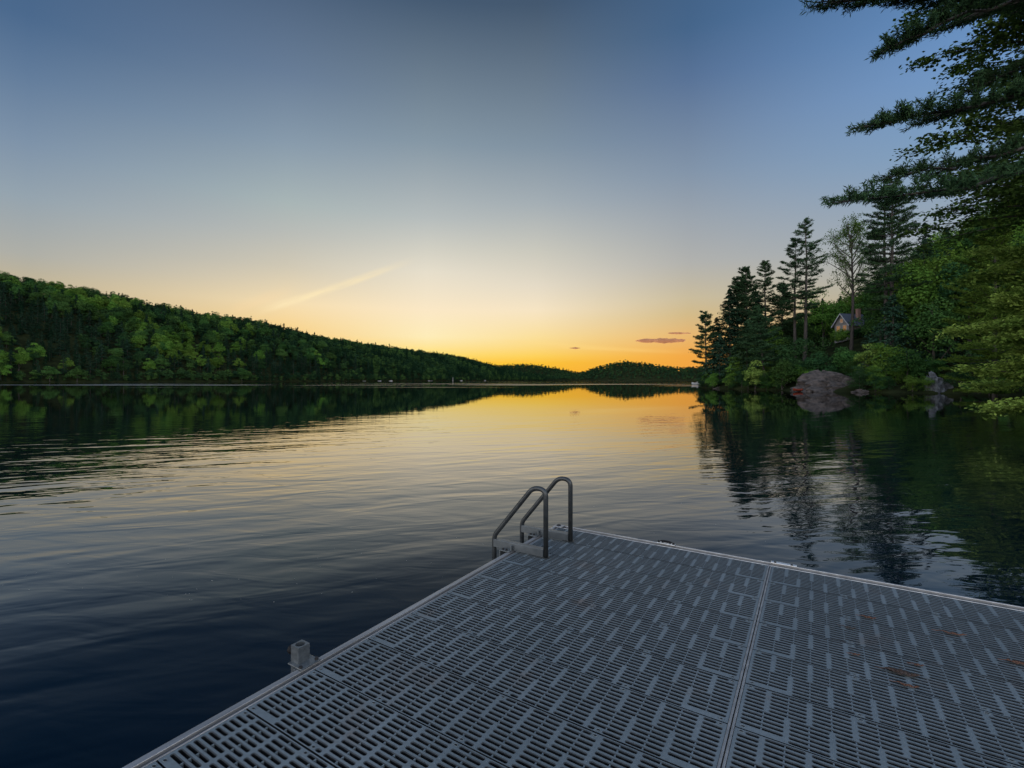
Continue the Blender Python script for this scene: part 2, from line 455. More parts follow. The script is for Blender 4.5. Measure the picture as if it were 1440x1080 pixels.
# ------------------------------------------------------------------ terrain
def vnoise(x, y, s, seed=0.0):
    return mnoise.noise(Vector((x * s + seed, y * s - seed, seed * .37)))


SH0 = np.array([-293.0, 277.0]); SHD = np.array([234.0, 523.0]); SHD /= np.linalg.norm(SHD)
SHN = np.array([-SHD[1], SHD[0]])
RIDGE_S = [-400, -150, 0, 56, 252, 467, 600, 717, 840, 930, 1000]
RIDGE_H = [92, 88, 79, 74, 62, 48, 44, 40, 26, 10, 2]
RIDGE_W = 160.0


def left_height(s, w):
    H = np.interp(s, RIDGE_S, RIDGE_H)
    sh = 6 * vnoise(s, 0, .012, 3.1)
    w = w + sh
    if w < 0: return max(-2.0, w * .3)
    t = min(w / RIDGE_W, 1.0)
    z = H * math.sin(t * math.pi / 2) ** 1.05 if t < 1 else H * max(0, 1 - (w - RIDGE_W) / 500)
    return .25 + z + t * (4.5 * vnoise(s, w, .014, 1.7) + 1.5 * vnoise(s, w, .05, 7.7))


def left_xy(s, w):
    return SH0 + SHD * s + SHN * w


def grid_terrain(name, us, vs, fn, mat, label):
    V = np.array([fn(a, b) for a in us for b in vs], float)
    n, m = len(us), len(vs)
    i, j = np.meshgrid(np.arange(n - 1), np.arange(m - 1), indexing='ij')
    Q = np.stack([i * m + j, (i + 1) * m + j, (i + 1) * m + j + 1, i * m + j + 1], -1).reshape(-1, 4)
    me = np_mesh(name, V, Q, mat, smooth=True)
    o = link(bpy.data.objects.new(name, me))
    return tag(o, label, 'hill', kind='structure')


def _lf(s, w):
    p = left_xy(s, w); return (p[0], p[1], left_height(s, w))


grid_terrain('wooded_hill_ground', np.arange(-300, 961, 14.0), np.concatenate([np.arange(-8, 60, 4.0), np.arange(60, 420, 12.0)]), _lf, SOIL, 'dark forest floor under the wooded hill left of the lake')

RSH = [(-6, -14), (3, -4), (9.5, 7), (13.2, 11.3), (18.4, 16.2), (28.4, 26), (40.5, 37.5), (50.5, 46.5), (51, 57), (46.5, 60.6), (43.2, 63), (41, 74), (36.3, 89), (38, 99), (58, 140), (110, 210), (200, 300), (330, 380)]
RSEG = [(np.array(a, float), np.array(b, float)) for a, b in zip(RSH[:-1], RSH[1:])]


def shore_dist(x, y):
    """signed distance inland (positive) from the right shore"""
    p = np.array([x, y], float); best = 1e9; sgn = 1
    for a, b in RSEG:
        d = b - a; t = min(max(np.dot(p - a, d) / np.dot(d, d), 0), 1)
        q = a + d * t; r = p - q; l = math.hypot(*r)
        if l < best - 1e-6:
            best = l; sgn = 1 if (d[1] * r[0] - d[0] * r[1]) > 0 else -1
    return best * sgn


def right_height(x, y):
    d = shore_dist(x, y)
    if d < 0: return max(-1.6, d * .5)
    z = float(np.interp(d, [0, 1.2, 4, 10, 30, 42, 60, 100, 150, 230, 330], [0.05, .55, 1.5, 3.4, 10.5, 16.5, 29, 56, 80, 94, 80]))
    k = min(1, d / 10)
    near = min(1.0, max(.28, (y - 5) / 60.0))
    return z * (near if d > 4 else 1) + k * (1.2 * vnoise(x, y, .05, 5.2) + .35 * vnoise(x, y, .21, 2.2))


grid_terrain('right_bank_ground', np.concatenate([np.arange(-8, 70, 1.5), np.arange(70, 330, 6.0)]), np.concatenate([np.arange(-30, 112, 2.0), np.arange(112, 400, 7.0)]),
             lambda x, y: (x, y, right_height(x, y)), SOIL, 'dark wooded bank rising to the right of the lake')

FRX = [-400, 60, 120, 180, 239, 294, 349, 423, 478, 600, 900]; FRH = [2, 2, 6, 11, 31, 41, 36, 24, 26, 30, 34]
FLX = [-700, -300, -128, -43, 32, 128, 196, 300, 500]; FLH = [40, 38, 33, 34, 39, 28, 13, 8, 4]


def far_height(x, y, right):
    y0 = 1150 if right else 1300
    H = np.interp(x, FRX if right else FLX, FRH if right else FLH)
    t = (y - y0) / 110.0
    if t < 0: return -1
    f = math.sin(min(t, 1) * math.pi / 2) if t < 1 else max(.2, 1 - (t - 1) * .12)
    return .3 + H * f + min(t, 1) * 2.0 * vnoise(x, y, .02, 9)


for rt in (True, False):
    y0 = 1150 if rt else 1300
    grid_terrain('far_hill_ground', np.arange(-600 if not rt else 60, 520 if not rt else 900, 22.0), np.arange(y0 - 12, y0 + 420, 18.0),
                 lambda x, y, rt=rt: (x, y, far_height(x, y, rt)), SOIL,
                 'low dark hill right of the notch on the horizon' if rt else 'low dark hill behind the left ridge on the horizon')

# ------------------------------------------------------------------ tree shapes
def limb_paths(h, r0, base_frac, r, nlimb=6, spread=.3):
    lean = r.normal(size=2) * .02 * h
    zs = np.linspace(0, 1, 7)
    P = np.stack([lean[0] * zs ** 1.5, lean[1] * zs ** 1.5, zs * h], 1)
    P[1:-1, :2] += r.normal(size=(5, 2)) * .008 * h
    R = r0 * (1 - zs) ** .8 + .012
    R[0] *= 1.35
    out = [(P, R)]
    for k in range(nlimb):
        t = base_frac + (0.92 - base_frac) * (k + r.random() * .7) / nlimb
        b = np.array([np.interp(t, zs, P[:, 0]), np.interp(t, zs, P[:, 1]), t * h])
        a = r.random() * 2 * math.pi; ln = spread * h * (1.15 - t) * (.7 + .6 * r.random())
        d = np.array([math.cos(a), math.sin(a), .7 + .5 * r.random()])
        q = np.linspace(0, 1, 4)[:, None]
        L = b + d * q * ln + np.array([0, 0, 1]) * (q ** 2) * ln * .15
        out.append((L, r0 * .42 * (1 - t * .6) * (1 - q[:, 0] * .85)))
    return out


def broadleaf(r, h=14.0, rad=4.2, nblob=26, nleaf=2600, size=.42, base=.22, gaps=.0):
    """trunk (V, Q), crown (V, Q, tint)"""
    zc = h * (base + 1) / 2; rz = h * (1 - base) / 2
    u = unit(r.normal(size=(nblob, 3))); k = r.random(nblob) ** .5
    C = u * k[:, None] * np.array([rad * .82, rad * .82, rz * .86]) + np.array([0, 0, zc])
    taper = 1 - .35 * np.clip((C[:, 2] - zc) / rz, 0, 1)
    C[:, :2] *= taper[:, None]
    br = rad * (.26 + .22 * r.random(nblob))
    bt = r.random(nblob)
    w = br ** 2; idx = r.choice(nblob, nleaf, p=w / w.sum())
    d = unit(r.normal(size=(nleaf, 3))); d[:, 2] = np.where(d[:, 2] < -.35, -d[:, 2], d[:, 2]); d = unit(d)
    rr = br[idx] * (.72 + .38 * r.random(nleaf))
    P = C[idx] + d * rr[:, None] * np.array([1, 1, .78])
    N = d * .9 + np.array([0, 0, .45]) + r.normal(size=(nleaf, 3)) * .45
    V, Q = diamonds(P, N, size * (.7 + .7 * r.random(nleaf)), size * (.5 + .5 * r.random(nleaf)), None, r)
    t = np.clip(.55 * bt[idx] + .45 * r.random(nleaf), 0, 1)
    return np_tubes(limb_paths(h * .82, h * .016, base * .8, r, 6), 6), (V, Q, t)


def conifer(r, h=16.0, rad=3.2, nbr=120, ntuft=16, size=.5, base=.06, droop=.3, top=.75):
    """spruce / hemlock: many drooping boughs"""
    z = np.sort(base + (1 - base) * r.random(nbr) ** 1.05)
    a = r.random(nbr) * 2 * math.pi
    Ln = rad * np.clip(1 - z, .02, 1) ** top * (.65 + .5 * r.random(nbr)) + .12
    bt = r.random(nbr)
    t = np.linspace(.12, 1, ntuft)
    T = np.repeat(t[None], nbr, 0) + r.normal(size=(nbr, ntuft)) * .03
    rad_ = Ln[:, None] * T
    side = r.normal(size=(nbr, ntuft)) * Ln[:, None] * .14 * (1.1 - T * .7)
    ca, sa = np.cos(a)[:, None], np.sin(a)[:, None]
    X = rad_ * ca - side * sa; Y = rad_ * sa + side * ca
    Z = (z * h)[:, None] + Ln[:, None] * (.18 * T - droop * T ** 2) + r.normal(size=(nbr, ntuft)) * .07
    P = np.stack([X, Y, Z], -1).reshape(-1, 3)
    D = np.stack([ca * np.ones_like(T), sa * np.ones_like(T), .18 - 2 * droop * T], -1).reshape(-1, 3)
    D = D + r.normal(size=D.shape) * .35
    N = np.array([0, 0, 1.0]) + r.normal(size=P.shape) * .5 + .35 * D
    n = len(P)
    V, Q = diamonds(P, N, size * (.8 + .6 * r.random(n)), size * .45 * (.7 + .6 * r.random(n)), D, r)
    tint = np.clip(.5 * np.repeat(bt, ntuft) + .5 * r.random(n), 0, 1)
    zs = np.linspace(0, 1, 6)
    P0 = np.stack([zs * 0, zs * 0, zs * h * .99], 1); P0[1:-1, :2] += r.normal(size=(4, 2)) * .004 * h
    return np_tubes([(P0, h * .014 * (1 - zs) ** .85 + .01)], 7), (V, Q, tint)


def white_pine(r, h=24.0, rad=4.5, first=.3, gap=.95, needle=.5, dens=1.0, onesided=0.0, az0=0.0):
    """open whorled pine with flat tiers of needle plumes and sky between them"""
    paths = []
    zs = np.linspace(0, 1, 9)
    P0 = np.stack([zs * 0, zs * 0, zs * h], 1); P0[1:, :2] += np.cumsum(r.normal(size=(8, 2)) * .0035 * h, 0)
    paths.append((P0, h * .0125 * (1 - zs) ** .8 + .02))
    C, N, T, tint = [], [], [], []
    z = first * h
    while z < h * .985:
        f = (z - first * h) / (h * (1 - first))
        L0 = rad * (min(1.0, .55 + f * 1.6) if f < .28 else 1.0) * (1 - f) ** .62 + .25
        nb = int(3 + r.integers(0, 4))
        off = r.random() * 6.28
        for k in range(nb):
            a = off + k * 2 * math.pi / nb + r.normal() * .35
            if onesided and math.cos(a - az0) < -.2 and r.random() < onesided: continue
            if r.random() < .12: continue
            L = L0 * (.45 + .65 * r.random())
            if L < .2: continue
            rise = -.04 + .55 * f ** 1.5 + r.normal() * .08
            q = np.linspace(0, 1, 5)
            bx = np.interp(z / h, zs, P0[:, 0]); by = np.interp(z / h, zs, P0[:, 1])
            zz = z + r.normal() * .12 + L * (rise * q + .16 * q ** 2.2 - .08 * q)
            B = np.stack([bx + math.cos(a) * L * q, by + math.sin(a) * L * q, zz], 1)
            paths.append((B, np.maximum(.012, .011 * h * .25 * (1 - f * .6) * (1 - q * .85))))
            m = max(4, int(dens * (7 + 9 * L)))
            t = .22 + .80 * r.random(m) ** .7
            sd = r.normal(size=m) * .20 * L * (1.15 - .6 * t)
            px = np.interp(t, q, B[:, 0]) - math.sin(a) * sd
            py = np.interp(t, q, B[:, 1]) + math.cos(a) * sd
            pz = np.interp(t, q, B[:, 2]) + np.abs(r.normal(size=m)) * .12 + .05
            bt = r.random()
            for s in range(5):
                C.append(np.stack([px, py, pz], 1) + r.normal(size=(m, 3)) * needle * np.array([.3, .3, .13]))
                D = np.stack([np.full(m, math.cos(a)), np.full(m, math.sin(a)), np.full(m, .35)], 1) + r.normal(size=(m, 3)) * .55
                T.append(D)
                N.append(r.normal(size=(m, 3)) + np.array([0, 0, .8]))
                tint.append(np.clip(.5 * bt + .5 * r.random(m), 0, 1))
        z += gap * (.6 + .8 * r.random()) * (1 - .45 * f)
    C = np.concatenate(C); N = np.concatenate(N); T = np.concatenate(T); tint = np.concatenate(tint)
    n = len(C)
    V, Q = diamonds(C, N, needle * (.7 + .6 * r.random(n)), needle * .22 * (.7 + .6 * r.random(n)), T, r)
    return np_tubes(paths, 6), (V, Q, tint)


def leafing_tree(r, h=17.0, leaf=.2, nleaf=8500):
    """tall deciduous tree with young, still see-through leaves on fine upswept branches"""
    zs = np.linspace(0, 1, 9)
    P0 = np.stack([.012 * h * np.sin(zs * 5), .01 * h * np.sin(zs * 4 + 1), zs * h * .97], 1)
    paths, pts = [(P0, h * .012 * (1 - zs) ** .75 + .02)], []
    for k in range(30):
        t = .40 + .54 * (k + r.random()) / 30
        b = np.array([np.interp(t, zs, P0[:, 0]), np.interp(t, zs, P0[:, 1]), t * h * .97])
        a = k * 2.4 + r.normal() * .4
        L = h * (.27 - .20 * max(0, t - .62) / .38 - .10 * max(0, .52 - t) / .12) * (.75 + .4 * r.random())
        d = np.array([math.cos(a), math.sin(a), .75 + .35 * r.random()]); d /= np.linalg.norm(d)
        q = np.linspace(0, 1, 6)[:, None]
        W = r.normal(size=3) * .12
        B = b + d * q * L + W * q * q * L
        paths.append((B, h * .0042 * (1 - q[:, 0] * .85) + .01))
        for m in range(9):
            f = .25 + .75 * (m + r.random()) / 9
            c = b + d * f * L + W * f * f * L
            dd = d * .7 + r.normal(size=3) * .6 + np.array([0, 0, .25]); dd /= np.linalg.norm(dd)
            l2 = L * (.2 + .25 * r.random())
            T = c + dd * np.linspace(0, 1, 4)[:, None] * l2
            paths.append((T, np.array([.022, .017, .012, .008])))
            pts.append(c + dd * (.25 + .8 * r.random((30, 1))) * l2)
    A = np.concatenate(pts); pick = r.choice(len(A), nleaf)
    C = A[pick] + r.normal(size=(nleaf, 3)) * .26
    V, Q = diamonds(C, r.normal(size=(nleaf, 3)), leaf * (.7 + .8 * r.random(nleaf)), leaf * .75, None, r)
    return np_tubes(paths, 5), (V, Q, r.random(nleaf))


def tree_thing(name, trunk, crown, bark, leaf, loc, label, cat, group=None, rz=0.0, sc=1.0):
    e = empty(name, loc, rz); e.scale = (sc, sc, sc)
    tag(e, label, cat, group)
    link(bpy.data.objects.new('trunk', np_mesh('trunk', *trunk, bark, smooth=True)), e)
    link(bpy.data.objects.new('crown', np_mesh('crown', crown[0], crown[1], leaf, tint=crown[2])), e)
    return e


def tree_mesh(name, trunk, crown, bark, leaf):
    V, Q, M, T = join([(*trunk, 1, .5), (crown[0], crown[1], 0, crown[2])])
    return np_mesh(name, V, Q, [leaf, bark], M, T)


# ------------------------------------------------------------------ left hill: individual trees in front, the rest one wood
R1 = np.random.default_rng(5)
BL = {}
for key, mt in (('bright', LEAF_BRIGHT), ('mid', LEAF_MID), ('deep', LEAF_DEEP)):
    BL[key] = [tree_mesh('broadleaf_tree', *broadleaf(R1, 14, 4.6 + .5 * k, 24 + 4 * k, 2300, .62, .14), BARK, mt) for k in range(3)]
CF = [tree_mesh('conifer_tree', *conifer(R1, 16, 3.3 + .3 * k, 120, 16, .72, .05), BARK, LEAF_CONIFER) for k in range(3)]

cand = []
for s in np.arange(-120, 930, 6.4):
    for w in np.arange(1.5, 196, 6.4):
        if w > RIDGE_W + 22: continue
        ss, ww = s + R1.normal() * 1.9, w + R1.normal() * 1.9
        if w < 3: ww = 1.2 + R1.random() * 2
        x, y = left_xy(ss, ww); z = left_height(ss, ww)
        if z < .1: continue
        u = 720 + F * x / y
        kn = vnoise(ss, ww, .022, 4.4) + .35 * R1.normal() + (.12 if ww > 30 else -.02)
        con = kn < (.06 if ww < 110 else -.40)
        h = (13.5 if con else 12.5) * (.72 + .5 * R1.random()) * (1.0 if ww > 8 else .8)
        tone = vnoise(ss, ww, .018, 8.8) * 1.2 + .45 * R1.normal()
        cand.append((ss, ww, x, y, z, u, con, h, tone))
for s in np.arange(-120, 900, 3.6):          # the row right on the waterline
    ss = s + R1.normal()
    for w in np.arange(-9, 12, .5):
        if left_height(ss, w) > .3: break
    x, y = left_xy(ss, w); u = 720 + F * x / y
    cand.append((ss, w, x, y, left_height(ss, w), u, R1.random() < .3, 4.5 + 6 * R1.random(), .7 * R1.normal()))
inview = [c for c in cand if -40 < c[5] < 760]
inview.sort(key=lambda c: -(c[7] / math.hypot(c[2], c[3])))
nb_, nc_, chosen = 0, 0, set()
for c in inview:
    if c[6] and nc_ < 170: nc_ += 1; chosen.add(c)
    elif not c[6] and nb_ < 230: nb_ += 1; chosen.add(c)
rest = [c for c in cand if c not in chosen]
for c in sorted(chosen):
    ss, ww, x, y, z, u, con, h, tone = c
    row = 'in the front row along the left shore' if ww < 9 else ('on the lower slope of the left hill' if ww < 60 else 'high on the slope of the left hill')
    if con:
        me = CF[R1.integers(3)]; base_h = 16.0; name, cat = 'conifer_tree', 'conifer'
        size = 'tall' if h > 15.5 else 'short'
        lab = f'{size} dark pointed conifer {row}'; grp = 'dark conifers on the left hill'
    else:
        key = 'bright' if tone > .22 else ('mid' if tone > -.35 else 'deep')
        me = BL[key][R1.integers(3)]; base_h = 14.0; name, cat = 'broadleaf_tree', 'tree'
        word = {'bright': 'bright spring green', 'mid': 'mid green', 'deep': 'deep green'}[key]
        lab = f'{word} rounded broadleaf tree {row}'; grp = 'broadleaf trees on the left hill'
    o = bpy.data.objects.new(name, me)
    k = h / base_h
    o.location = (x, y, z - .35); o.scale = (k * (.9 + .35 * R1.random()), k * (.9 + .35 * R1.random()), k)
    o.rotation_euler = (R1.normal() * .03, R1.normal() * .03, R1.random() * 6.28)
    link(o); tag(o, lab, cat, grp)

# low-detail crowns merged into one wood
LO_B = [broadleaf(R1, 14, 5.0, 16, 330, 1.35, .12) for k in range(3)]
LO_C = [conifer(R1, 16, 3.4, 46, 7, 1.5, .05) for k in range(3)]


def wood(name, trees, mat, label, cat='woodland'):
    Vs, Qs, Ts, b = [], [], [], 0
    for (x, y, z, h, con, tone, k) in trees:
        V, Q, t = (LO_C if con else LO_B)[k % 3][1]
        s = h / (16.0 if con else 14.0); a = (k * 2.399) % 6.283
        ca, sa = math.cos(a), math.sin(a)
        W = V * s
        W = np.stack([W[:, 0] * ca - W[:, 1] * sa + x, W[:, 0] * sa + W[:, 1] * ca + y, W[:, 2] + z - .4], 1)
        Vs.append(W); Qs.append(Q + b); b += len(W)
        base = .06 if con else np.clip(.36 + .42 * tone, .12, .95)
        Ts.append(np.clip(base * (.55 + .75 * t), 0, 1))
    me = np_mesh(name, np.concatenate(Vs), np.concatenate(Qs), mat, tint=np.concatenate(Ts))
    return tag(link(bpy.data.objects.new(name, me)), label, cat, kind='stuff')


wood('hillside_wood', [(c[2], c[3], c[4], c[7], c[6], c[8], i) for i, c in enumerate(rest)], LEAF_FOREST, 'mixed green wood filling the left hill between and behind its front trees')

LO_B = [broadleaf(R1, 12, 4.6, 9, 60, 2.6, .1) for k in range(3)]
LO_C = [conifer(R1, 14, 3.2, 20, 4, 2.6, .05) for k in range(3)]
for rt in (True, False):
    y0 = 1150 if rt else 1300
    tr = []
    for x in np.arange(-500 if not rt else 70, 500 if not rt else 860, 8.5):
        for y in np.arange(y0 + 3, y0 + 190, 9.0):
            xx, yy = x + R1.normal() * 3, y + R1.normal() * 3
            z = far_height(xx, yy, rt)
            if z < .2: continue
            tr.append((xx, yy, z, 12 * (.7 + .55 * R1.random()), R1.random() < .2, R1.normal() * .5, len(tr)))
    wood('far_wood', tr, LEAF_FAR, 'distant wood covering the low hill right of the notch' if rt else 'distant wood covering the low hill behind the left ridge')

# ------------------------------------------------------------------ right bank trees
R2 = np.random.default_rng(23)


def ground_at(u, d):
    x = (u - 720) / F * d
    return x, d, right_height(x, d)


def height_for(u, d, ytop):
    x, y, z = ground_at(u, d)
    return max(2.0, HC + (HOR - ytop) / F * d - z), (x, y, z - .2)


def put_pine(u, d, ytop, label, rad, first=.3, rz=0, dens=1.0, needle=.42, gap=.95, name='white_pine', one=0, az0=0, tilt=(0, 0), leaf=LEAF_PINE):
    h, loc = height_for(u, d, ytop)
    t, c = white_pine(R2, h, rad, first, gap, needle, dens, one, az0)
    o = tree_thing(name, t, c, BARK, leaf, loc, label, 'pine tree', 'pines on the right shore', rz)
    o.rotation_euler = (tilt[0], tilt[1], rz)
    return o


def put_conifer(u, d, ytop, label, rad, nbr=260, ntuft=20, size=.34, droop=.3, leaf=LEAF_CONIFER, cat='conifer', name='hemlock_tree', top=.75, base=.04):
    h, loc = height_for(u, d, ytop)
    t, c = conifer(R2, h, rad, nbr, ntuft, size, base, droop, top)
    return tree_thing(name, t, c, BARK, leaf, loc, label, cat, 'conifers on the right shore', R2.random() * 6)


def put_leafy(u, d, ytop, label, rad, leaf=LEAF_MID, nleaf=5200, size=.26, base=.12, name='broadleaf_tree', nblob=34, group='broadleaf trees on the right shore', cat='tree'):
    h, loc = height_for(u, d, ytop)
    t, c = broadleaf(R2, h, rad, nblob, nleaf, size, base)
    return tree_thing(name, t, c, BARK, leaf, loc, label, cat, group, R2.random() * 6)


put_pine(993, 94, 437, 'small ragged pine at the outermost tip of the right shore', 3.6, .06, dens=1.5, tilt=(0, -.03), gap=.8)
put_conifer(1026, 93, 405, 'broad dense dark hemlock just behind the small tip pine', 5.4, 380, 22, .4, .22)
put_pine(1049, 97, 375, 'tall full crowned pine between the dense hemlock and the slim pine', 5.0, .14, dens=1.5, gap=.8)
put_pine(1077, 103, 366, 'slim narrow topped pine beside the full crowned pine', 3.8, .26, dens=1.1)
put_conifer(1012, 90.5, 470, 'low dark hemlock leaning over the water at the shore tip', 4.2, 260, 18, .36, .25)
put_conifer(1050, 86, 452, 'low spreading hemlock with bright lower boughs at the water', 5.0, 300, 20, .4, .28, LEAF_PINE)
put_pine(1076, 81, 430, 'leaning pine with drooping low boughs and a pale bare trunk foot', 4.4, .22, dens=1.8, gap=.7, tilt=(0, -.10), leaf=LEAF_PINE)
put_conifer(1062, 99, 402, 'dark hemlock filling the gap between the full crowned pine and the slim pine', 4.6, 300, 20, .42, .25)
put_pine(1037, 99, 388, 'bushy pine between the dense hemlock and the full crowned pine', 4.6, .1, dens=1.5, gap=.75)
put_conifer(1008, 96, 446, 'dark pointed hemlock directly behind the small tip pine', 3.6, 240, 18, .4, .25)
put_pine(1099, 97, 398, 'bushy dark pine between the slim pine and the tallest pine', 4.4, .12, dens=1.5, gap=.75)
put_pine(1131, 86, 309, 'tallest pine with a bare lower trunk left of the leafing tree', 4.6, .40, dens=1.25, one=.5, az0=0)
put_pine(1119, 87, 336, 'shorter dark pine joined close to the tallest bare trunk pine', 4.6, .34, dens=1.5, one=.7, az0=math.pi)
h, loc = height_for(1198, 84, 306)
t, c = leafing_tree(R2, h)
tree_thing('leafing_tree', t, c, BARK, LEAF_NEAR, loc, 'half bare leafing tree with fine see through twigs beside the tallest pine', 'tree')
put_pine(1254, 70, 247, 'tall twin trunk pine rising right of the leafing tree', 6.2, .30, dens=1.3, gap=1.15)
put_pine(1246, 71.5, 262, 'second thinner trunk of the twin pine pair standing on its left', 4.8, .45, dens=1.1, gap=1.2)
put_conifer(1256, 66, 414, 'grey green drooping hemlock under the twin pine', 5.2, 300, 22, .34, .34)
put_conifer(1314, 65, 428, 'very dark hemlock just above the grey boulder', 4.2, 300, 22, .34, .3)
put_conifer(1300, 92, 312, 'dark spruce tip standing on the skyline right of the twin pine', 4.0, 220, 18, .45, .28)
put_leafy(1222, 66, 478, 'yellow green cedar bush above the right end of the rock outcrop', 1.7, LEAF_CEDAR, 2600, .18, .05, 'cedar_tree', 22)
put_leafy(1247, 64.5, 474, 'bright bushy cedar at the water between the outcrop and the boulder', 2.4, LEAF_BRIGHT, 3600, .2, .05, 'cedar_tree', 26)
put_leafy(1276, 61.5, 486, 'round deep green bush on the waterline left of the boulder', 2.2, LEAF_MID, 3400, .2, .04, 'waterside_bush', 24)
put_leafy(1388, 58, 476, 'dark green bush on the waterline right of the boulder', 2.6, LEAF_DEEP, 3600, .2, .04, 'waterside_bush', 24)
put_leafy(1418, 54, 455, 'large dark bush behind the bright overhanging cedar', 3.0, LEAF_DEEP, 3800, .22, .04, 'waterside_bush', 26)
put_leafy(1100, 74, 498, 'mid green bush at the left end of the rock outcrop', 2.2, LEAF_MID, 3000, .22, .04, 'waterside_bush', 22)
put_leafy(1118, 76, 470, 'small round tree behind the left end of the rock outcrop', 2.8, LEAF_DEEP, 3600, .24, .05)
put_leafy(1150, 72, 492, 'deep green bush crowning the top of the rock outcrop', 2.4, LEAF_DEEP, 3200, .22, .04, 'waterside_bush', 22)
put_leafy(1190, 71, 488, 'low bush between the cottage and the rock outcrop', 2.4, LEAF_MID, 3200, .22, .04, 'waterside_bush', 22)
put_leafy(1035, 88, 500, 'bright bush at the waterline below the dense hemlock', 2.2, LEAF_BRIGHT, 2800, .26, .04, 'waterside_bush', 20)
put_leafy(1062, 79, 505, 'olive bush at the waterline below the leaning pine', 2.0, LEAF_CEDAR, 2600, .2, .04, 'waterside_bush', 20)
put_leafy(1158, 112, 402, 'bright green round tree behind the cottage on its left', 5.0, LEAF_BRIGHT, 5200, .34, .08)
put_leafy(1234, 114, 392, 'bright green round tree behind the cottage on its right', 5.4, LEAF_BRIGHT, 5200, .34, .08)
put_leafy(1122, 98, 446, 'mid green tree filling the gap between the tallest pine and the cottage', 4.6, LEAF_MID, 4600, .32, .08)
put_leafy(1105, 100, 448, 'mid green tree behind the slim pine and the leaning pine', 4.6, LEAF_MID, 4600, .32, .08)
put_leafy(1280, 82, 352, 'yellow green tree on the bank between the twin pine and the dark spruce', 5.0, LEAF_BRIGHT, 5200, .28, .1)
put_leafy(1226, 90, 440, 'small bright tree hiding the right side of the cottage', 1.9, LEAF_MID, 3600, .22, .06)
put_leafy(1184, 96, 463, 'bright bushy shrub hiding the foot of the cottage', 2.4, LEAF_BRIGHT, 3200, .22, .04)
put_leafy(1207, 94, 470, 'dark shrub hiding the lower right of the cottage', 2.2, LEAF_DEEP, 3000, .22, .04)
put_pine(1398, 44, 318, 'pale green plumed pine on the bank left of the near cedar', 5.2, .12, dens=2.6, gap=.62, needle=.3, leaf=LEAF_BRIGHT)
put_leafy(1342, 104, 318, 'bright crown on the skyline above the pale plumed pine', 6.0, LEAF_MID, 5200, .34, .08)
put_leafy(1400, 96, 276, 'tall round crown highest on the right hill skyline', 6.4, LEAF_MID, 5200, .34, .08)
put_leafy(1440, 80, 262, 'round crown at the right edge of the hill skyline', 5.6, LEAF_DEEP, 5200, .3, .08)
put_leafy(1420, 64, 330, 'deep green tree behind the pale plumed pine', 5.0, LEAF_DEEP, 5000, .28, .08)

# filling trees of the right hill, plain background of the bank
FB = {k: [tree_mesh('bank_tree', *broadleaf(R2, 14, 4.6, 30, 3800, .36, .1), BARK, mt) for _ in range(2)] for k, mt in (('bright', LEAF_BRIGHT), ('mid', LEAF_MID), ('deep', LEAF_DEEP))}
FC = [tree_mesh('bank_conifer', *conifer(R2, 16, 3.4, 220, 18, .45, .04), BARK, LEAF_CONIFER) for _ in range(2)]
HOUSE = at(1197, 474, 105)
fill = []
for x in np.arange(38, 300, 5.6):
    for y in np.arange(30, 290, 5.6):
        xx, yy = x + R2.normal() * 1.8, y + R2.normal() * 1.8
        d = shore_dist(xx, yy)
        if d < 6 or d > 190: continue
        u = 720 + F * xx / yy
        if not (985 < u < 1560) or yy < 34: continue
        if abs(xx - HOUSE.x) < 6 and abs(yy - HOUSE.y) < 8: continue
        if yy < HOUSE.y and abs(u - 1190) < 34: continue       # view to the cottage
        z = right_height(xx, yy)
        # keep the skyline of the photograph: crowns stay below it
        lim = np.interp(u, [985, 1010, 1060, 1110, 1150, 1200, 1260, 1320, 1380, 1440, 1600], [505, 490, 466, 446, 420, 396, 356, 318, 286, 262, 225])
        if yy < HOUSE.y and 1105 < u < 1232: lim = max(lim, 468)      # the cottage shows above these
        hmax = HC + (HOR - lim) / F * yy - z
        h = min(14.0 * (.7 + .5 * R2.random()), hmax * (.88 + .12 * R2.random()))
        if h < 4: continue
        fill.append((xx, yy, z, h, d))
fill.sort(key=lambda c: -c[3] / math.hypot(c[0], c[1]))
LO_B = [broadleaf(R2, 14, 5.0, 20, 900, .75, .1) for k in range(3)]
LO_C = [conifer(R2, 16, 3.4, 80, 9, .9, .05) for k in range(3)]
aside = []                                     # the same wood carries on along the bank beyond the right edge
R4 = np.random.default_rng(3)
for x in np.arange(14, 90, 6.5):
    for y in np.arange(-4, 44, 6.5):
        xx, yy = x + R4.normal() * 1.5, y + R4.normal() * 1.5
        if shore_dist(xx, yy) < 6 or xx < 1.42 * max(yy, 6) + 3: continue
        aside.append((xx, yy, right_height(xx, yy), 7 + 4 * R4.random(), 0))
wood('bank_wood', [(c[0], c[1], c[2], c[3], i % 6 == 0, R2.normal() * .6 + .3, i) for i, c in enumerate(fill[250:] + aside)], LEAF_FOREST, 'mixed green wood covering the upper right hill behind its front trees')
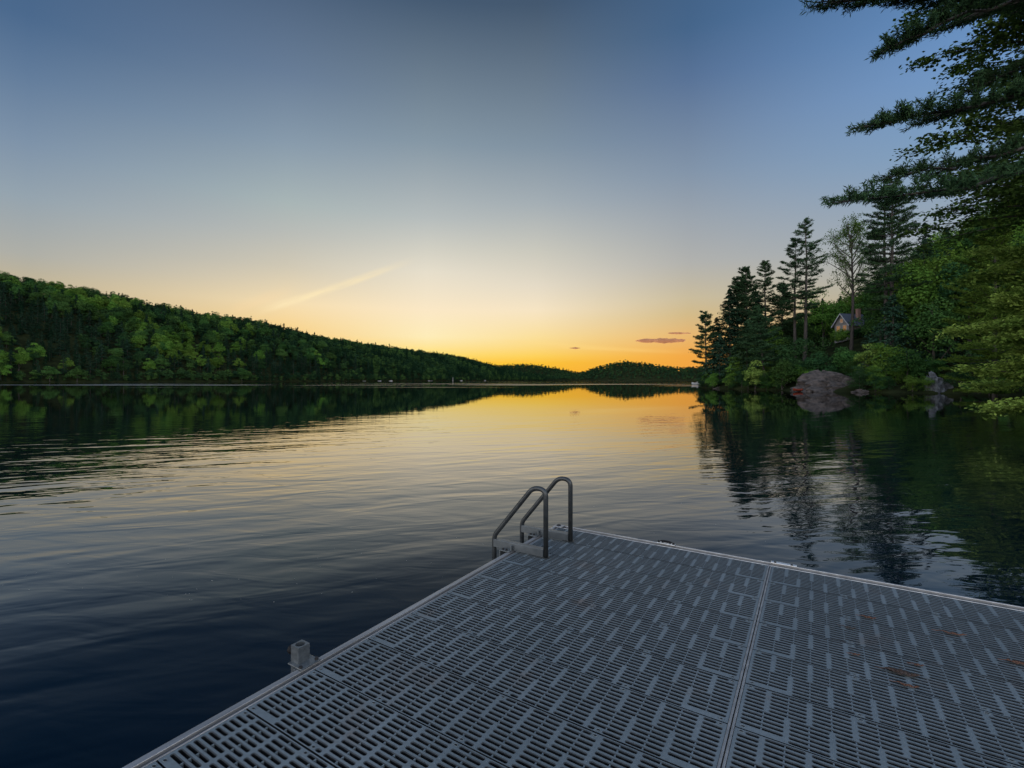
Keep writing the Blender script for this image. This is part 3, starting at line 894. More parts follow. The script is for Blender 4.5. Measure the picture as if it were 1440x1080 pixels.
for (x, y, z, h, d) in fill[:250]:
    con = R2.random() < .2
    if con:
        o = bpy.data.objects.new('bank_conifer', FC[R2.integers(2)]); k = h / 16; kw = max(k, .6)
        lab, cat, grp = ('dark conifer among the trees low on the right bank' if d < 40 else 'dark conifer among the trees up the right hill'), 'conifer', 'background conifers of the right hill'
    else:
        key = ['bright', 'bright', 'mid', 'mid', 'deep'][R2.integers(5)]
        o = bpy.data.objects.new('bank_tree', FB[key][R2.integers(2)]); k = h / 14; kw = max(k, .6)
        lab = {'bright': 'bright spring green', 'mid': 'mid green', 'deep': 'deep green'}[key] + (' broadleaf tree low on the right bank' if d < 40 else ' broadleaf tree up the right hill')
        cat, grp = 'tree', 'background broadleaf trees of the right hill'
    o.location = (x, y, z - .3); o.scale = (kw, kw, k); o.rotation_euler = (0, 0, R2.random() * 6.28)
    link(o); tag(o, lab, cat, grp)

kb = 0
for (a, b) in RSEG[6:14]:
    L_ = np.linalg.norm(b - a)
    for t in np.arange(0, 1, .62 / L_):
        p = a + (b - a) * (t + R2.random() * 1.0 / L_); nrm = np.array([b[1] - a[1], -(b[0] - a[0])]) / L_
        p = p + nrm * ((.1 + 1.1 * R2.random()) if R2.random() < .5 else (2.5 + 4.5 * R2.random()))
        u = 720 + F * p[0] / p[1]
        if p[1] < 75 and (1106 < u < 1200 and p[1] < 67 or 1312 < u < 1350 and p[1] < 61) or not 975 < u < 1500: continue
        key = ['bright', 'mid', 'deep', 'deep'][R2.integers(4)]; h = 1.5 + 2.3 * R2.random()
        o = bpy.data.objects.new('waterside_bush', FB[key][kb % 2]); kb += 1
        o.location = (p[0], p[1], right_height(*p) - .5); o.scale = (h / 11, h / 11, h / 14); o.rotation_euler = (0, 0, R2.random() * 6.28)
        link(o); tag(o, {'bright': 'bright spring green', 'mid': 'mid green', 'deep': 'deep green'}[key] + ' low bush lining the waterline of the right bank', 'bush', 'low bushes along the right waterline')

# ------------------------------------------------------------------ near trees at the right edge
R3 = np.random.default_rng(77)
NP0 = Vector((14.2, 10.2, 0)); NP0.z = right_height(NP0.x, NP0.y)


def pine_branch(start, mid, tip, r, twig=1.25, dens=1.0):
    """one long bough of the near pine: wood paths and needle quads"""
    S, M, E = (np.array(p, float) for p in (start, mid, tip))
    t = np.linspace(0, 1, 14)[:, None]
    ax = (1 - t) ** 2 * S + 2 * t * (1 - t) * M + t * t * E
    ax[1:-1] += r.normal(size=(12, 3)) * .035
    Lb = np.linalg.norm(E - S)
    paths = [(ax, .055 * (1 - t[:, 0]) ** .8 + .007)]
    C, T, N, tint = [], [], [], []
    ntw = int(Lb * 16 * dens)
    for k in range(ntw):
        f = .16 + .84 * (k + r.random()) / ntw
        b = np.array([np.interp(f, t[:, 0], ax[:, i]) for i in range(3)])
        fwd = unit((np.array([np.interp(min(1, f + .05), t[:, 0], ax[:, i]) for i in range(3)]) - np.array([np.interp(f - .05, t[:, 0], ax[:, i]) for i in range(3)]))[None])[0]
        sidev = unit(np.cross(fwd, [0, 0, 1.0])[None])[0] * (1 if k % 2 else -1)
        ang = .75 + r.normal() * .22
        d = fwd * math.cos(ang) + sidev * math.sin(ang) + np.array([0, 0, .08 + r.normal() * .11])
        L = twig * (1.12 - f) ** .55 * (.45 + .6 * r.random()) * (.45 if f < .3 else 1) + .12
        q = np.linspace(0, 1, 5)[:, None]
        tw = b + d * q * L + np.array([0, 0, 1]) * (q ** 2) * L * .12
        paths.append((tw, .009 * (1 - q[:, 0]) + .003))
        nt_ = max(3, int(L * 17))
        for j in range(nt_):
            g = .2 + .82 * (j + r.random()) / nt_
            p = b + d * g * L + np.array([0, 0, 1]) * g * g * L * .12
            for s in range(8):
                a = unit((d * .9 + r.normal(size=3) * .75 + np.array([0, 0, .25]))[None])[0]
                ln = .12 * (.7 + .5 * r.random())
                C.append(p + a * ln * .5 + r.normal(size=3) * .02); T.append(a); N.append(r.normal(size=3)); tint.append(r.random())
    C, T, N = map(np.array, (C, T, N))
    return paths, (C, T, N, np.array(tint))


near = empty('white_pine', NP0)
tag(near, 'near white pine overhanging from the right with long level boughs against the sky', 'pine tree', 'pines on the right shore')
zs = np.linspace(0, 1, 8)
tv = np_tubes([(np.stack([zs * .2, zs * .1, -.3 + zs * 17], 1), .26 * (1 - zs) ** .6 + .03)], 12)
link(bpy.data.objects.new('trunk', np_mesh('trunk', *tv, BARK, smooth=True)), near)


def nl(u, y, d):
    return at(u + (27 if u < 1340 else 0), y, d) - NP0


boughs = [((1640, -60, 10.2), (1360, -8, 9.8), (1131, 2, 9.6), 1.0), ((1640, -30, 10.2), (1420, -18, 9.2), (1218, 70, 9.0), 1.0), ((1640, 90, 10.2), (1400, 140, 9.6), (1194, 177, 9.4), 1.0),
          ((1640, 130, 10.2), (1430, 226, 9.9), (1228, 248, 9.6), 1.0), ((1640, 175, 10.2), (1400, 272, 9.2), (1162, 284, 8.8), 1.05), ((1640, -160, 10.2), (1450, -70, 9.8), (1262, -18, 9.6), 1.3),
          ((1640, 20, 10.2), (1480, 70, 10.8), (1330, 130, 11.4), 1.0)]
for s, m, e, tw in boughs:
    pth, (C, T, N, ti) = pine_branch(nl(*s), nl(*m), nl(*e), R3, tw, .62 if e[1] > 240 else .9)
    bo = link(bpy.data.objects.new('bough', np_mesh('bough', *np_tubes(pth, 5), BARK, smooth=True)), near)
    V, Q = diamonds(C, N, .125, .02, T, R3)
    link(bpy.data.objects.new('needle_spray', np_mesh('needle_spray', V, Q, LEAF_PINE, tint=ti)), bo)


def spray_tree(name, base, zlo, zhi, reach, label, leaf_m, r, nb=60, leaf=.075, lw=.6, droop=.25, aim=None, tuft=26, cat='tree', bark=BARK, hh=None, fan=.55):
    """near tree: limbs that each carry flat leafy fans"""
    e = empty(name, base); tag(e, label, cat)
    H = hh or zhi + .6
    zs = np.linspace(0, 1, 8)
    paths = [(np.stack([zs * .1, zs * -.1, -.3 + zs * H], 1), .17 * (1 - zs) ** .7 + .02)]
    C, T, N, ti = [], [], [], []
    for k in range(nb):
        f = (k + r.random()) / nb
        z0 = zlo + (zhi - zlo) * f
        a = (aim[0] + r.normal() * aim[1]) if aim is not None else r.random() * 6.28
        L = reach(f) * (.7 + .45 * r.random())
        d = np.array([math.cos(a), math.sin(a), .18 + r.normal() * .12])
        q = np.linspace(0, 1, 6)[:, None]
        P = np.array([0, 0, z0]) + d * q * L - np.array([0, 0, 1]) * q ** 2 * L * droop
        paths.append((P, .028 * (1 - q[:, 0]) + .004))
        bt = r.random()
        for j in range(int(tuft * L)):
            g = .15 + .87 * r.random() ** .75
            p = np.array([np.interp(g, q[:, 0], P[:, i]) for i in range(3)])
            side = np.array([-math.sin(a), math.cos(a), 0]) * r.normal() * fan * (1.15 - g * .8)
            c0 = p + side + np.array([0, 0, -abs(r.normal()) * .10])
            m = 9
            dd = d + side * .6
            C.append(c0 + r.normal(size=(m, 3)) * np.array([.14, .14, .045]))
            T.append(np.repeat(unit(dd[None]), m, 0) + r.normal(size=(m, 3)) * .6)
            N.append(np.array([0, 0, 1.0]) + r.normal(size=(m, 3)) * .5)
            ti.append(np.clip(.55 * bt + .45 * r.random(m), 0, 1))
    C, T, N, ti = map(np.concatenate, (C, T, N, ti))
    n = len(C)
    link(bpy.data.objects.new('trunk', np_mesh('trunk', *np_tubes(paths, 6), bark, smooth=True)), e)
    V, Q = diamonds(C, N, leaf * (.7 + .7 * r.random(n)), leaf * lw * (.7 + .6 * r.random(n)), T, r)
    link(bpy.data.objects.new('crown', np_mesh('crown', V, Q, leaf_m, tint=ti)), e)
    return e


cb = Vector((16.6, 14.0, 0)); cb.z = right_height(cb.x, cb.y)
spray_tree('cedar_tree', cb, .5, 6.6, lambda f: 2.55 - .8 * abs(f - .4) / .6 + .7 * math.sin(f * 21), 'near bright yellow green cedar hanging over the water at the right edge', LEAF_CEDAR, R3,
           nb=50, leaf=.115, lw=.5, droop=.12, aim=(math.pi * 1.02, .85), tuft=44, fan=.34)
mb_ = Vector((14.6, 12.4, 0)); mb_.z = right_height(mb_.x, mb_.y)
spray_tree('maple_tree', mb_, 5.5, 12.2, lambda f: 3.0 + .6 * math.sin(f * 29), 'near dark leafy maple between the pine boughs at the upper right edge', LEAF_NEAR, R3,
           nb=80, leaf=.10, lw=.8, droop=.12, aim=(math.pi * 1.0, .8), tuft=16, hh=12.6, fan=.22)

# ------------------------------------------------------------------ rocks
ROCK = surf_mat('lichen_granite', (.012, .010, .009), (.066, .053, .047), 1.6, .9, bump=1.0, detail=10, stretch=(1, 1, 2.2), contrast=(.38, .62))
ROCK2 = surf_mat('pale_granite', (.022, .026, .032), (.10, .113, .128), 2.2, .9, bump=1.0, detail=10, contrast=(.36, .6))


def rock(name, loc, dims, rz, mat, label, seed, cuts=9, tilt=.0, peak=0.0):
    import bmesh
    bm = bmesh.new()
    bmesh.ops.create_icosphere(bm, subdivisions=5, radius=1.0)
    rr = random.Random(seed)
    planes = [(Vector((rr.uniform(-1, 1), rr.uniform(-1, 1), rr.uniform(-.1, 1))).normalized(), rr.uniform(.62, .9)) for _ in range(cuts)]
    for v in bm.verts:
        p = v.co.copy()
        for n, d in planes:
            k = p.dot(n) - d
            if k > 0: p -= n * k * .93
        cells, pts_ = mnoise.voronoi(p * 2.3 + Vector((seed * 1.7, 0, 0)))
        p *= 1 + .22 * (mnoise.cell(pts_[0] * 7.1) - .5) - .10 * max(0, .12 - (cells[1] - cells[0])) / .12
        nz = mnoise.fractal(p * 1.7 + Vector((seed, 0, 0)), .9, 2.1, 6)
        ly = math.sin((p.z + .45 * p.x + .2 * mnoise.noise(p * 2)) * 26) * .018
        p += p.normalized() * (nz * .17 + ly * 1.7)
        p.z *= 1 - peak * min(1, abs(p.x + .05)) ** .9
        v.co = Vector((p.x * dims[0], p.y * dims[1], p.z * dims[2]))
        v.co.x += v.co.z * tilt
    me = bpy.data.meshes.new(name); bm.to_mesh(me); bm.free()
    me.materials.append(mat)
    o = link(bpy.data.objects.new(name, me)); o.location = loc; o.rotation_euler = (0, 0, rz)
    return tag(o, label, 'rock')


p = at(1166, 551, 64.5)
rock('rock_outcrop', (p.x + 2.6, 66.8, -1.0), (9.6, 4.2, 4.7), .12, ROCK, 'large sloping purplish rock outcrop at the waterline below the cottage', 4, 16, -.22, .6)
p = at(1329, 552, 57.5)
rock('boulder', (p.x, 58.2, -.4), (1.75, 1.5, 3.3), .3, ROCK2, 'pale blue grey upright boulder on the dark waterline at right', 9, 9, -.28)
p = at(1248, 512, 64)
rock('boulder', (p.x, 67, p.z - .8), (1.7, 1.2, 1.3), .3, ROCK2, 'small pale rock face showing among the bushes above the waterline', 13, 7)
p = at(1214, 550, 62)
rock('boulder', (p.x - .6, 61.6, -.15), (1.5, .9, .75), .3, ROCK, 'low rock at the right foot of the outcrop', 17, 9)
p = at(1015, 545, 89)
rock('boulder', (p.x - .4, 87.6, -.2), (2.4, 1.0, .6), .1, ROCK, 'low flat rock at the waterline under the shore tip trees', 21, 7)

# ------------------------------------------------------------------ cottage
def cottage():
    g = 11.0
    e = empty('cottage', (HOUSE.x, HOUSE.y, g), math.radians(-78))
    tag(e, 'small grey gabled cottage with warm lit windows half hidden on the wooded bank', 'cottage')
    wallm = surf_mat('cedar_siding', (.14, .13, .12), (.24, .22, .2), 5, .8, stretch=(.3, .3, 9))
    roofm = surf_mat('slate_shingle', (.045, .053, .066), (.09, .102, .12), 7, .85, bump=.4, spec=.1, stretch=(1, 1, 5))
    trim = surf_mat('white_trim', (.3, .3, .3), (.42, .42, .42), 5, .6)
    lit, nt, out = new_mat('lit_window_glass')
    em = nd(nt, 'ShaderNodeEmission', inp={'Color': (1, .5, .18, 1), 'Strength': .26}); nt.links.new(em.outputs[0], out.inputs[0])
    w, l, hw, rise = 1.75, 2.5, 2.6, 2.2
    zb = -2.5
    m = MB()   # front gable looks along local -y
    m.poly([(-w, -l, zb), (w, -l, zb), (w, -l, hw), (0, -l, hw + rise), (-w, -l, hw)])
    m.poly([(w, l, zb), (-w, l, zb), (-w, l, hw), (0, l, hw + rise), (w, l, hw)])
    m.poly([(-w, l, zb), (-w, -l, zb), (-w, -l, hw), (-w, l, hw)])
    m.poly([(w, -l, zb), (w, l, zb), (w, l, hw), (w, -l, hw)])
    m.build('wall', wallm, e)
    r = MB(); ov, th = .45, .16
    for s in (-1, 1):
        x1, z1 = s * (w + ov), hw - ov * rise / w
        r.poly([(0, -l - ov, hw + rise + th), (x1, -l - ov, z1 + th), (x1, l + ov, z1 + th), (0, l + ov, hw + rise + th)][::s])
        r.poly([(0, -l - ov, hw + rise + .01), (x1, -l - ov, z1 + .01), (x1, l + ov, z1 + .01), (0, l + ov, hw + rise + .01)][::-s])
        r.poly([(x1, -l - ov, z1 + .01), (x1, l + ov, z1 + .01), (x1, l + ov, z1 + th), (x1, -l - ov, z1 + th)])
        for yy in (-l - ov, l + ov):
            r.poly([(0, yy, hw + rise + .01), (x1, yy, z1 + .01), (x1, yy, z1 + th), (0, yy, hw + rise + th)])
    ro = r.build('roof', roofm, e)
    c = MB(); c.box(.5, 1.15, .6, 1.25, hw + .8, hw + rise + 1.0); c.box(.43, 1.22, .53, 1.32, hw + rise + 1.0, hw + rise + 1.12)
    c.build('chimney', surf_mat('chimney_brick', (.16, .09, .07), (.26, .15, .11), 6, .9), ro)
    b = MB()
    for s in (-1, 1):
        x1, z1 = s * (w + ov), hw - ov * rise / w
        b.poly([(0, -l - ov - .04, hw + rise - .12), (x1, -l - ov - .04, z1 - .12), (x1, -l - ov - .04, z1 + th + .03), (0, -l - ov - .04, hw + rise + th + .03)])
    b.build('barge_board', trim, e)
    for (x, z, ww, hh2) in ((-.8, hw - 1.5, .8, 1.2), (.8, hw - 1.5, .8, 1.2), (0, hw + .35, .6, .75)):
        f = MB(); y = -l - .05
        f.box(x - ww / 2 - .09, x + ww / 2 + .09, y, y + .045, z + hh2, z + hh2 + .09); f.box(x - ww / 2 - .09, x + ww / 2 + .09, y, y + .045, z - .09, z)
        f.box(x - ww / 2 - .09, x - ww / 2, y, y + .045, z, z + hh2); f.box(x + ww / 2, x + ww / 2 + .09, y, y + .045, z, z + hh2)
        f.box(x - .03, x + .03, y, y + .045, z, z + hh2)
        fo = f.build('window', trim, e)
        q = MB(); q.poly([(x - ww / 2, y + .03, z), (x + ww / 2, y + .03, z), (x + ww / 2, y + .03, z + hh2), (x - ww / 2, y + .03, z + hh2)])
        q.build('pane', lit, fo)


cottage()

# ------------------------------------------------------------------ boats and small far things
WHITE = surf_mat('white_gelcoat', (.22, .22, .22), (.32, .32, .315), 3, .45)
GREYHULL = surf_mat('grey_hull', (.2, .21, .22), (.32, .33, .34), 3, .4)
ORANGE = surf_mat('orange_plastic', (.15, .022, .010), (.21, .034, .013), 3, .6, spec=.2)
GLASSD = surf_mat('dark_windscreen', (.02, .025, .03), (.03, .035, .04), 3, .1)


def hull(mb, L, B, D, z0=0.0, n=9):
    """open-ended boat hull, bow towards +x"""
    st = []
    for i in range(n):
        t = i / (n - 1); x = -L / 2 + L * t
        b = B / 2 * (1 - max(0, (t - .45) / .55) ** 2.2) + .01
        keel = -D * .45 * (1 - max(0, (t - .6) / .4) ** 2)
        sheer = D * (.55 + .3 * t * t)
        st.append([(x, -b, z0 + sheer), (x, -b * .82, z0), (x, 0, z0 + keel), (x, b * .82, z0), (x, b, z0 + sheer)])
    for i in range(n - 1):
        for j in range(4):
            mb.poly([st[i][j], st[i + 1][j], st[i + 1][j + 1], st[i][j + 1]])
        mb.poly([(*st[i][0][:2], st[i][0][2] - .06), (*st[i][4][:2], st[i][4][2] - .06), (*st[i + 1][4][:2], st[i + 1][4][2] - .06), (*st[i + 1][0][:2], st[i + 1][0][2] - .06)])
    mb.poly(st[0])


def motor_boat(loc, rz, label, L=5.5, mat=WHITE, group=None, cabin=True):
    e = empty('motor_boat', loc, rz); tag(e, label, 'boat', group)
    h = MB(); hull(h, L, L * .36, L * .17, .12); h.build('hull', mat, e, smooth=False)
    if cabin:
        w = MB(); zt = .12 + L * .11
        w.box(-L * .05, L * .2, -L * .12, L * .12, zt, zt + L * .07); w.build('cabin', mat, e, bevel=.04)
        g = MB(); g.poly([(L * .2, -L * .12, zt + L * .07), (L * .2, L * .12, zt + L * .07), (L * .11, L * .10, zt + L * .16), (L * .11, -L * .10, zt + L * .16)]); g.build('windscreen', GLASSD, e)
    m = MB(); m.box(-L * .56, -L * .5, -.16, .16, .05, .12 + L * .15); m.build('outboard_motor', BLACK, e, bevel=.03)
    return e


motor_boat(at(984, 540.9, 158).xy.to_3d(), math.radians(160), 'white motor boat moored beside the tip of the right shore', 5.0)


def pier(loc, rz, L, label):
    e = empty('jetty', loc, rz); tag(e, label, 'jetty', 'jetties seen far across the lake')
    m = MB(); m.box(0, L, -.7, .7, .42, .55); m.build('deck', GREYHULL, e)
    for x in (.4, L * .5, L - .4):
        for y in (-.6, .6):
            q = MB(); q.cyl(x, y, -1.2, .85, .08, 8); q.build('post', WHITE, e)


pier(Vector((at(985, 540, 152).x + 1.0, 152, 0)), math.radians(20), 4.5, 'pale jetty beside the white boat at the tip of the right shore')


def left_shore_point(u, off=-4.0):
    k = (u - 720) / F
    # intersection of the viewing direction with the line of the left shore
    s = (k * SH0[1] - SH0[0]) / (SHD[0] - k * SHD[1])
    q = SH0 + SHD * s + SHN * off
    return Vector((q[0], q[1], 0)), s


for u, L, lab, cb_ in ((543, 6.5, 'brightest white boat far along the left shore, right of the low grey boat', True), (527, 5.5, 'low grey boat far along the left shore', False), (597, 5.0, 'small white boat under the dark trees midway along the far left shore', True),
                       (643, 6.0, 'pale boat right of the white post on the far left shore', True), (677, 6.5, 'pale boat nearest the end of the left shore', True)):
    q, s = left_shore_point(u, -7)
    motor_boat(q, math.radians(25 + u % 40), lab, L * .75, WHITE if cb_ else GREYHULL, 'boats moored far along the left shore', cb_)
for u, lab in ((508, 'short jetty with a white post left of the low grey boat'), (603, 'short jetty just right of the small midway boat')):
    q, s = left_shore_point(u, -1)
    pier(q, math.radians(-30), 5, lab)
q, s = left_shore_point(632, -6)
mk = empty('channel_marker', q); tag(mk, 'slim white marker post standing in the water off the far left shore', 'marker post')
m = MB(); m.cyl(0, 0, -.5, 4.2, .28, 10); m.build('post', WHITE, mk, smooth=False)
m = MB(); m.cyl(0, 0, 4.2, 4.9, .55, 10, r2=.1); m.build('cap', WHITE, mk)
q = MB(); q.cyl(0, 0, -.15, .45, .75, 12); q.build('float', WHITE, mk)

kx = at(1119, 548, 68.5)
kk = empty('kayak', (39.1, 66.0, .10), math.radians(38)); tag(kk, 'orange red kayak drawn up at the left foot of the rock outcrop', 'kayak')
m = MB(); n = 13
for i in range(n - 1):
    for (sgn) in (1, -1):
        def sec(i):
            t = i / (n - 1) * 2 - 1; b = .33 * (1 - t * t) ** .8 + .005; zz = .12 * t * t
            return [(t * 1.7, 0, zz + .30 - .06 * (1 - abs(t))), (t * 1.7, sgn * b * .7, zz + .26), (t * 1.7, sgn * b, zz + .14), (t * 1.7, sgn * b * .6, zz), (t * 1.7, 0, zz - .03)]
        A, B = sec(i), sec(i + 1)
        for j in range(4): m.poly([A[j], B[j], B[j + 1], A[j + 1]])
m.build('hull', ORANGE, kk, smooth=True)
m = MB(); m.tube([(.45 * math.cos(a) - .1, .21 * math.sin(a), .27) for a in np.linspace(0, 6.283, 17)], .025, 6); m.build('cockpit_rim', BLACK, kk)

# ------------------------------------------------------------------ clouds (small, far beyond the hills)
def cloud(u, y, d, wpx, hpx, label, seed):
    c = at(u, y, d); r = random.Random(seed)
    import bmesh
    bm = bmesh.new(); W, H = wpx / F * d, hpx / F * d
    for k in range(9):
        t = (k + .5) / 9 * 2 - 1 + r.uniform(-.08, .08)
        b2 = bmesh.ops.create_icosphere(bm, subdivisions=3, radius=1.0)
        sx_, sz_ = W * r.uniform(.10, .2), H * r.uniform(.22, .5) * (1 - .6 * abs(t))
        for v in b2['verts']:
            nz = 1 + .35 * mnoise.fractal(v.co * 2 + Vector((k * 3.1 + seed, 0, 0)), 1, 2, 4)
            v.co = Vector((v.co.x * sx_ * nz + t * W * .44, v.co.y * W * .12 * nz, v.co.z * sz_ * nz + H * r.uniform(-.06, .06)))
    me = bpy.data.meshes.new('cloud'); bm.to_mesh(me); bm.free()
    m, nt, out = new_mat('cloud_vapour')
    pv = nd(nt, 'ShaderNodeVolumePrincipled', inp={'Color': (.66, .38, .24, 1), 'Density': 4.5 / (W * .14), 'Anisotropy': .2})
    nt.links.new(pv.outputs[0], out.inputs['Volume'])
    me.materials.append(m)
    o = link(bpy.data.objects.new('cloud', me)); o.location = c
    tag(o, label, 'cloud', 'small clouds above the right shore')


cloud(931, 479, 5200, 66, 11, 'largest small dusky cloud low above the far right hills', 3)
cloud(955, 468.5, 5600, 28, 4, 'thin cloud sliver just above the largest dusky cloud', 5)
cloud(809, 489.5, 5600, 14, 3, 'tiny dark cloud speck above the notch between the far hills', 8)

# ------------------------------------------------------------------ dock
E2 = (.8475, -.531)
DRZ = math.atan2(E2[1], E2[0])
CORNER = Vector((.395, 4.267, DECK))
dock = empty('dock', CORNER, DRZ)
tag(dock, 'grey floating dock of slotted grating panels in an aluminium frame', 'dock')
GRATE = deck_mat()
PL, PW, ROWS = 1.6, .302, 12        # panel length, pitch, slot rows


WALL_SHADE = surf_mat('slot_wall_shade', (.006, .007, .008), (.018, .019, .02), 30, .9, spec=0)  # near-black slot and panel side walls: shade put into the colour


FLANK_SHADE = surf_mat('slot_flank_shade', (.022, .027, .031), (.042, .049, .055), 30, .8, spec=.15)  # chamfer round each slot, darkened: its shade is painted in


def panel_mesh():
    mb = MB()
    net = PW - .0065
    pitch = net / ROWS
    zd = -.032
    near_bars = [.161 + .142 * k for k in range(10)]
    far_bars = [.09 + .142 * k for k in range(11)]
    sy = .0050; ch = .0030                                        # half slot width
    screws = []
    for row in range(ROWS):                            # row 0 is nearest the shore end (-y)
        y0 = -net + row * pitch; y1 = y0 + pitch; yc = (y0 + y1) / 2
        bars = near_bars if row < 6 else far_bars
        holes, x = [], .013
        for b in bars + [None]:
            xe = (b - .0108) if b else PL - .013
            holes.append([x, xe]); x = (b + .0108) if b else x
        bridges = [(a + c) / 2 for a, c in holes if c - a > .095]
        if row == 0:                                   # solid pads at both ends of the nearest row
            holes = holes[1:-1]; bridges = bridges[1:-1]
            screws += [(.024, yc), (PL - .024, yc)]
        if row == ROWS - 1:
            holes[0][0] = .038; holes[-1][1] = PL - .038
            screws += [(.022, yc), (PL - .022, yc)]
        if row in (0, ROWS - 1):
            for xm in (.395, .81, 1.205):
                new = []
                for a, c in holes:
                    lo, hi = xm - .017, xm + .017
                    if hi <= a or lo >= c: new.append([a, c]); continue
                    if lo - a > .02: new.append([a, lo])
                    if c - hi > .02: new.append([hi, c])
                holes = new
                screws.append((xm, yc))
        holes = [h for h in holes if h[1] - h[0] > .016]
        edges = [0.0] + [(holes[i][1] + holes[i + 1][0]) / 2 for i in range(len(holes) - 1)] + [PL]
        for (a, c), xl, xr in zip(holes, edges[:-1], edges[1:]):
            rt = sy + ch                                # the slot flares by ch at the tread surface
            arcR = [(c - sy + rt * math.cos(w), yc + rt * math.sin(w)) for w in np.linspace(-math.pi / 2, math.pi / 2, 7)]
            arcL = [(a + sy + rt * math.cos(w), yc + rt * math.sin(w)) for w in np.linspace(math.pi / 2, 3 * math.pi / 2, 7)]
            inR = [(c - sy + sy * math.cos(w), yc + sy * math.sin(w)) for w in np.linspace(-math.pi / 2, math.pi / 2, 7)]
            inL = [(a + sy + sy * math.cos(w), yc + sy * math.sin(w)) for w in np.linspace(math.pi / 2, 3 * math.pi / 2, 7)]
            Z = lambda pts, z=0.0: [(px_, py_, z) for px_, py_ in pts]
            mb.poly(Z([(xl, y0), (xr, y0), arcR[0], arcL[-1]]))
            mb.poly(Z([(xr, y1), (xl, y1), arcL[0], arcR[-1]]))
            mb.poly(Z([(xr, y0), (xr, y1)] + arcR[::-1]))
            mb.poly(Z([(xl, y1), (xl, y0)] + arcL[::-1]))
            loop, inner = arcR + arcL, inR + inL
            for i in range(len(loop)):
                k = (i + 1) % len(loop)
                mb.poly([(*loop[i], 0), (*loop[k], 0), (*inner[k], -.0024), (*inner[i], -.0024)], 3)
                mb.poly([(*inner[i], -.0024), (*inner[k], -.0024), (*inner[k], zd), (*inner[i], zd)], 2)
        if not holes: mb.poly([(0, y0, 0), (PL, y0, 0), (PL, y1, 0), (0, y1, 0)])
        for b in bridges:
            if any(a + .01 < b < c - .01 for a, c in holes):
                mb.box(b - .0024, b + .0024, yc - sy - .001, yc + sy + .001, zd + .002, -.0022)
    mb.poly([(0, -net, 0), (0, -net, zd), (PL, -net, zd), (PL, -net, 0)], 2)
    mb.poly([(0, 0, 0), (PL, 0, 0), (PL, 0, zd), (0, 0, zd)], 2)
    mb.poly([(0, -net, 0), (0, 0, 0), (0, 0, zd), (0, -net, zd)])
    mb.poly([(PL, -net, 0), (PL, -net, zd), (PL, 0, zd), (PL, 0, 0)])
    for (x, y) in screws:
        mb.tube([(x, y, .0002), (x, y, .0016)], [.0052, .0046], 10, True, 1)
        mb.tube([(x + .0095 * math.cos(w), y + .0095 * math.sin(w) * .6, .0012) for w in np.linspace(0, 6.283, 13)], .0011, 4, False, 0)
    # raised dimples along the crossbars
    for bars, ys in ((near_bars, range(0, 6)), (far_bars, range(6, 12))):
        for b in bars:
            for row in ys:
                y = -net + row * pitch + pitch / 2
                mb.tube([(b, y - .003, .0002), (b, y - .003, .0011)], [.0022, .0015], 6, True, 0)
    return mb.mesh('deck_panel', [GRATE, DARKSTEEL, WALL_SHADE, FLANK_SHADE])


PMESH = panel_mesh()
STRIP = surf_mat('strip_aluminium', (.16, .17, .18), (.25, .26, .27), 18, .5, .4)
NSEC, NPAN = 3, 15
X0 = [.055, 1.681, 3.307]
YTOP = -.066
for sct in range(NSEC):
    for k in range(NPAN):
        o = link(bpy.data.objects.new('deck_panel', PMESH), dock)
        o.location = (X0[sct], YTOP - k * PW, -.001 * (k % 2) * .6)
YEND = YTOP - NPAN * PW - .05
XEND = X0[-1] + PL + .055


def rail(name, x0, x1, y0, y1, z0, z1, mat=ALU, bev=.003):
    m = MB(); m.box(x0, x1, y0, y1, z0, z1); return m.build(name, mat, dock, bevel=bev)


rail('edge_rail', 0, .029, YEND, 0, -.17, .006)
rail('panel_lip', .046, .0525, YEND, -.044, -.06, .002)
rail('edge_rail', .034, XEND, -.013, 0, -.17, .006)
rail('rail_channel', .034, XEND, -.030, -.014, -.15, -.009, ALU_DULL, 0)
rail('panel_lip', .052, XEND - .05, -.0605, -.052, -.06, .002)
rail('edge_rail', XEND - .032, XEND, YEND, -.032, -.17, .006)
for k in (1, 2):
    xj = X0[k] - .0145
    rail('joint_strip', xj - .0105, xj - .001, YEND, -.064, -.06, .0022, STRIP)
    rail('joint_strip', xj + .003, xj + .0125, YEND, -.064, -.06, .0022, STRIP)
m = MB(); xj = X0[1] - .0145
m.box(xj + .004, xj + .16, -.024, .012, .0085, .0125); m.box(xj + .004, xj + .16, .004, .012, -.09, .0085)
cp = m.build('coupler_plate', surf_mat('bright_aluminium', (.62, .63, .64), (.75, .75, .76), 20, .3, .8), dock, bevel=.002)
m = MB()
for sx_ in (.03, .13): m.cyl(xj + sx_, -.015, .0136, .018, .008, 8)
m.build('bolt', DARKSTEEL, cp)
for x in np.arange(.4, XEND, .405):
    rail('joist', x - .02, x + .02, YEND + .01, -.07, -.15, -.036, ALU_DULL, 0)
m = MB(); m.box(.06, XEND - .06, YEND + .05, -.12, -.5, -.152); m.build('float', BLACK, dock)  # unseen slab, added as support and to keep the slots black

# corner bracket with a rounded dark cap
m = MB(); m.box(.002, .085, -.085, -.002, .0064, .0105); cbk = m.build('corner_plate', ALU, dock, bevel=.003)
m = MB(); m.cyl(.036, -.034, .0106, .0145, .022, 14, r2=.017); m.build('corner_cap', BLACK, cbk, smooth=False)


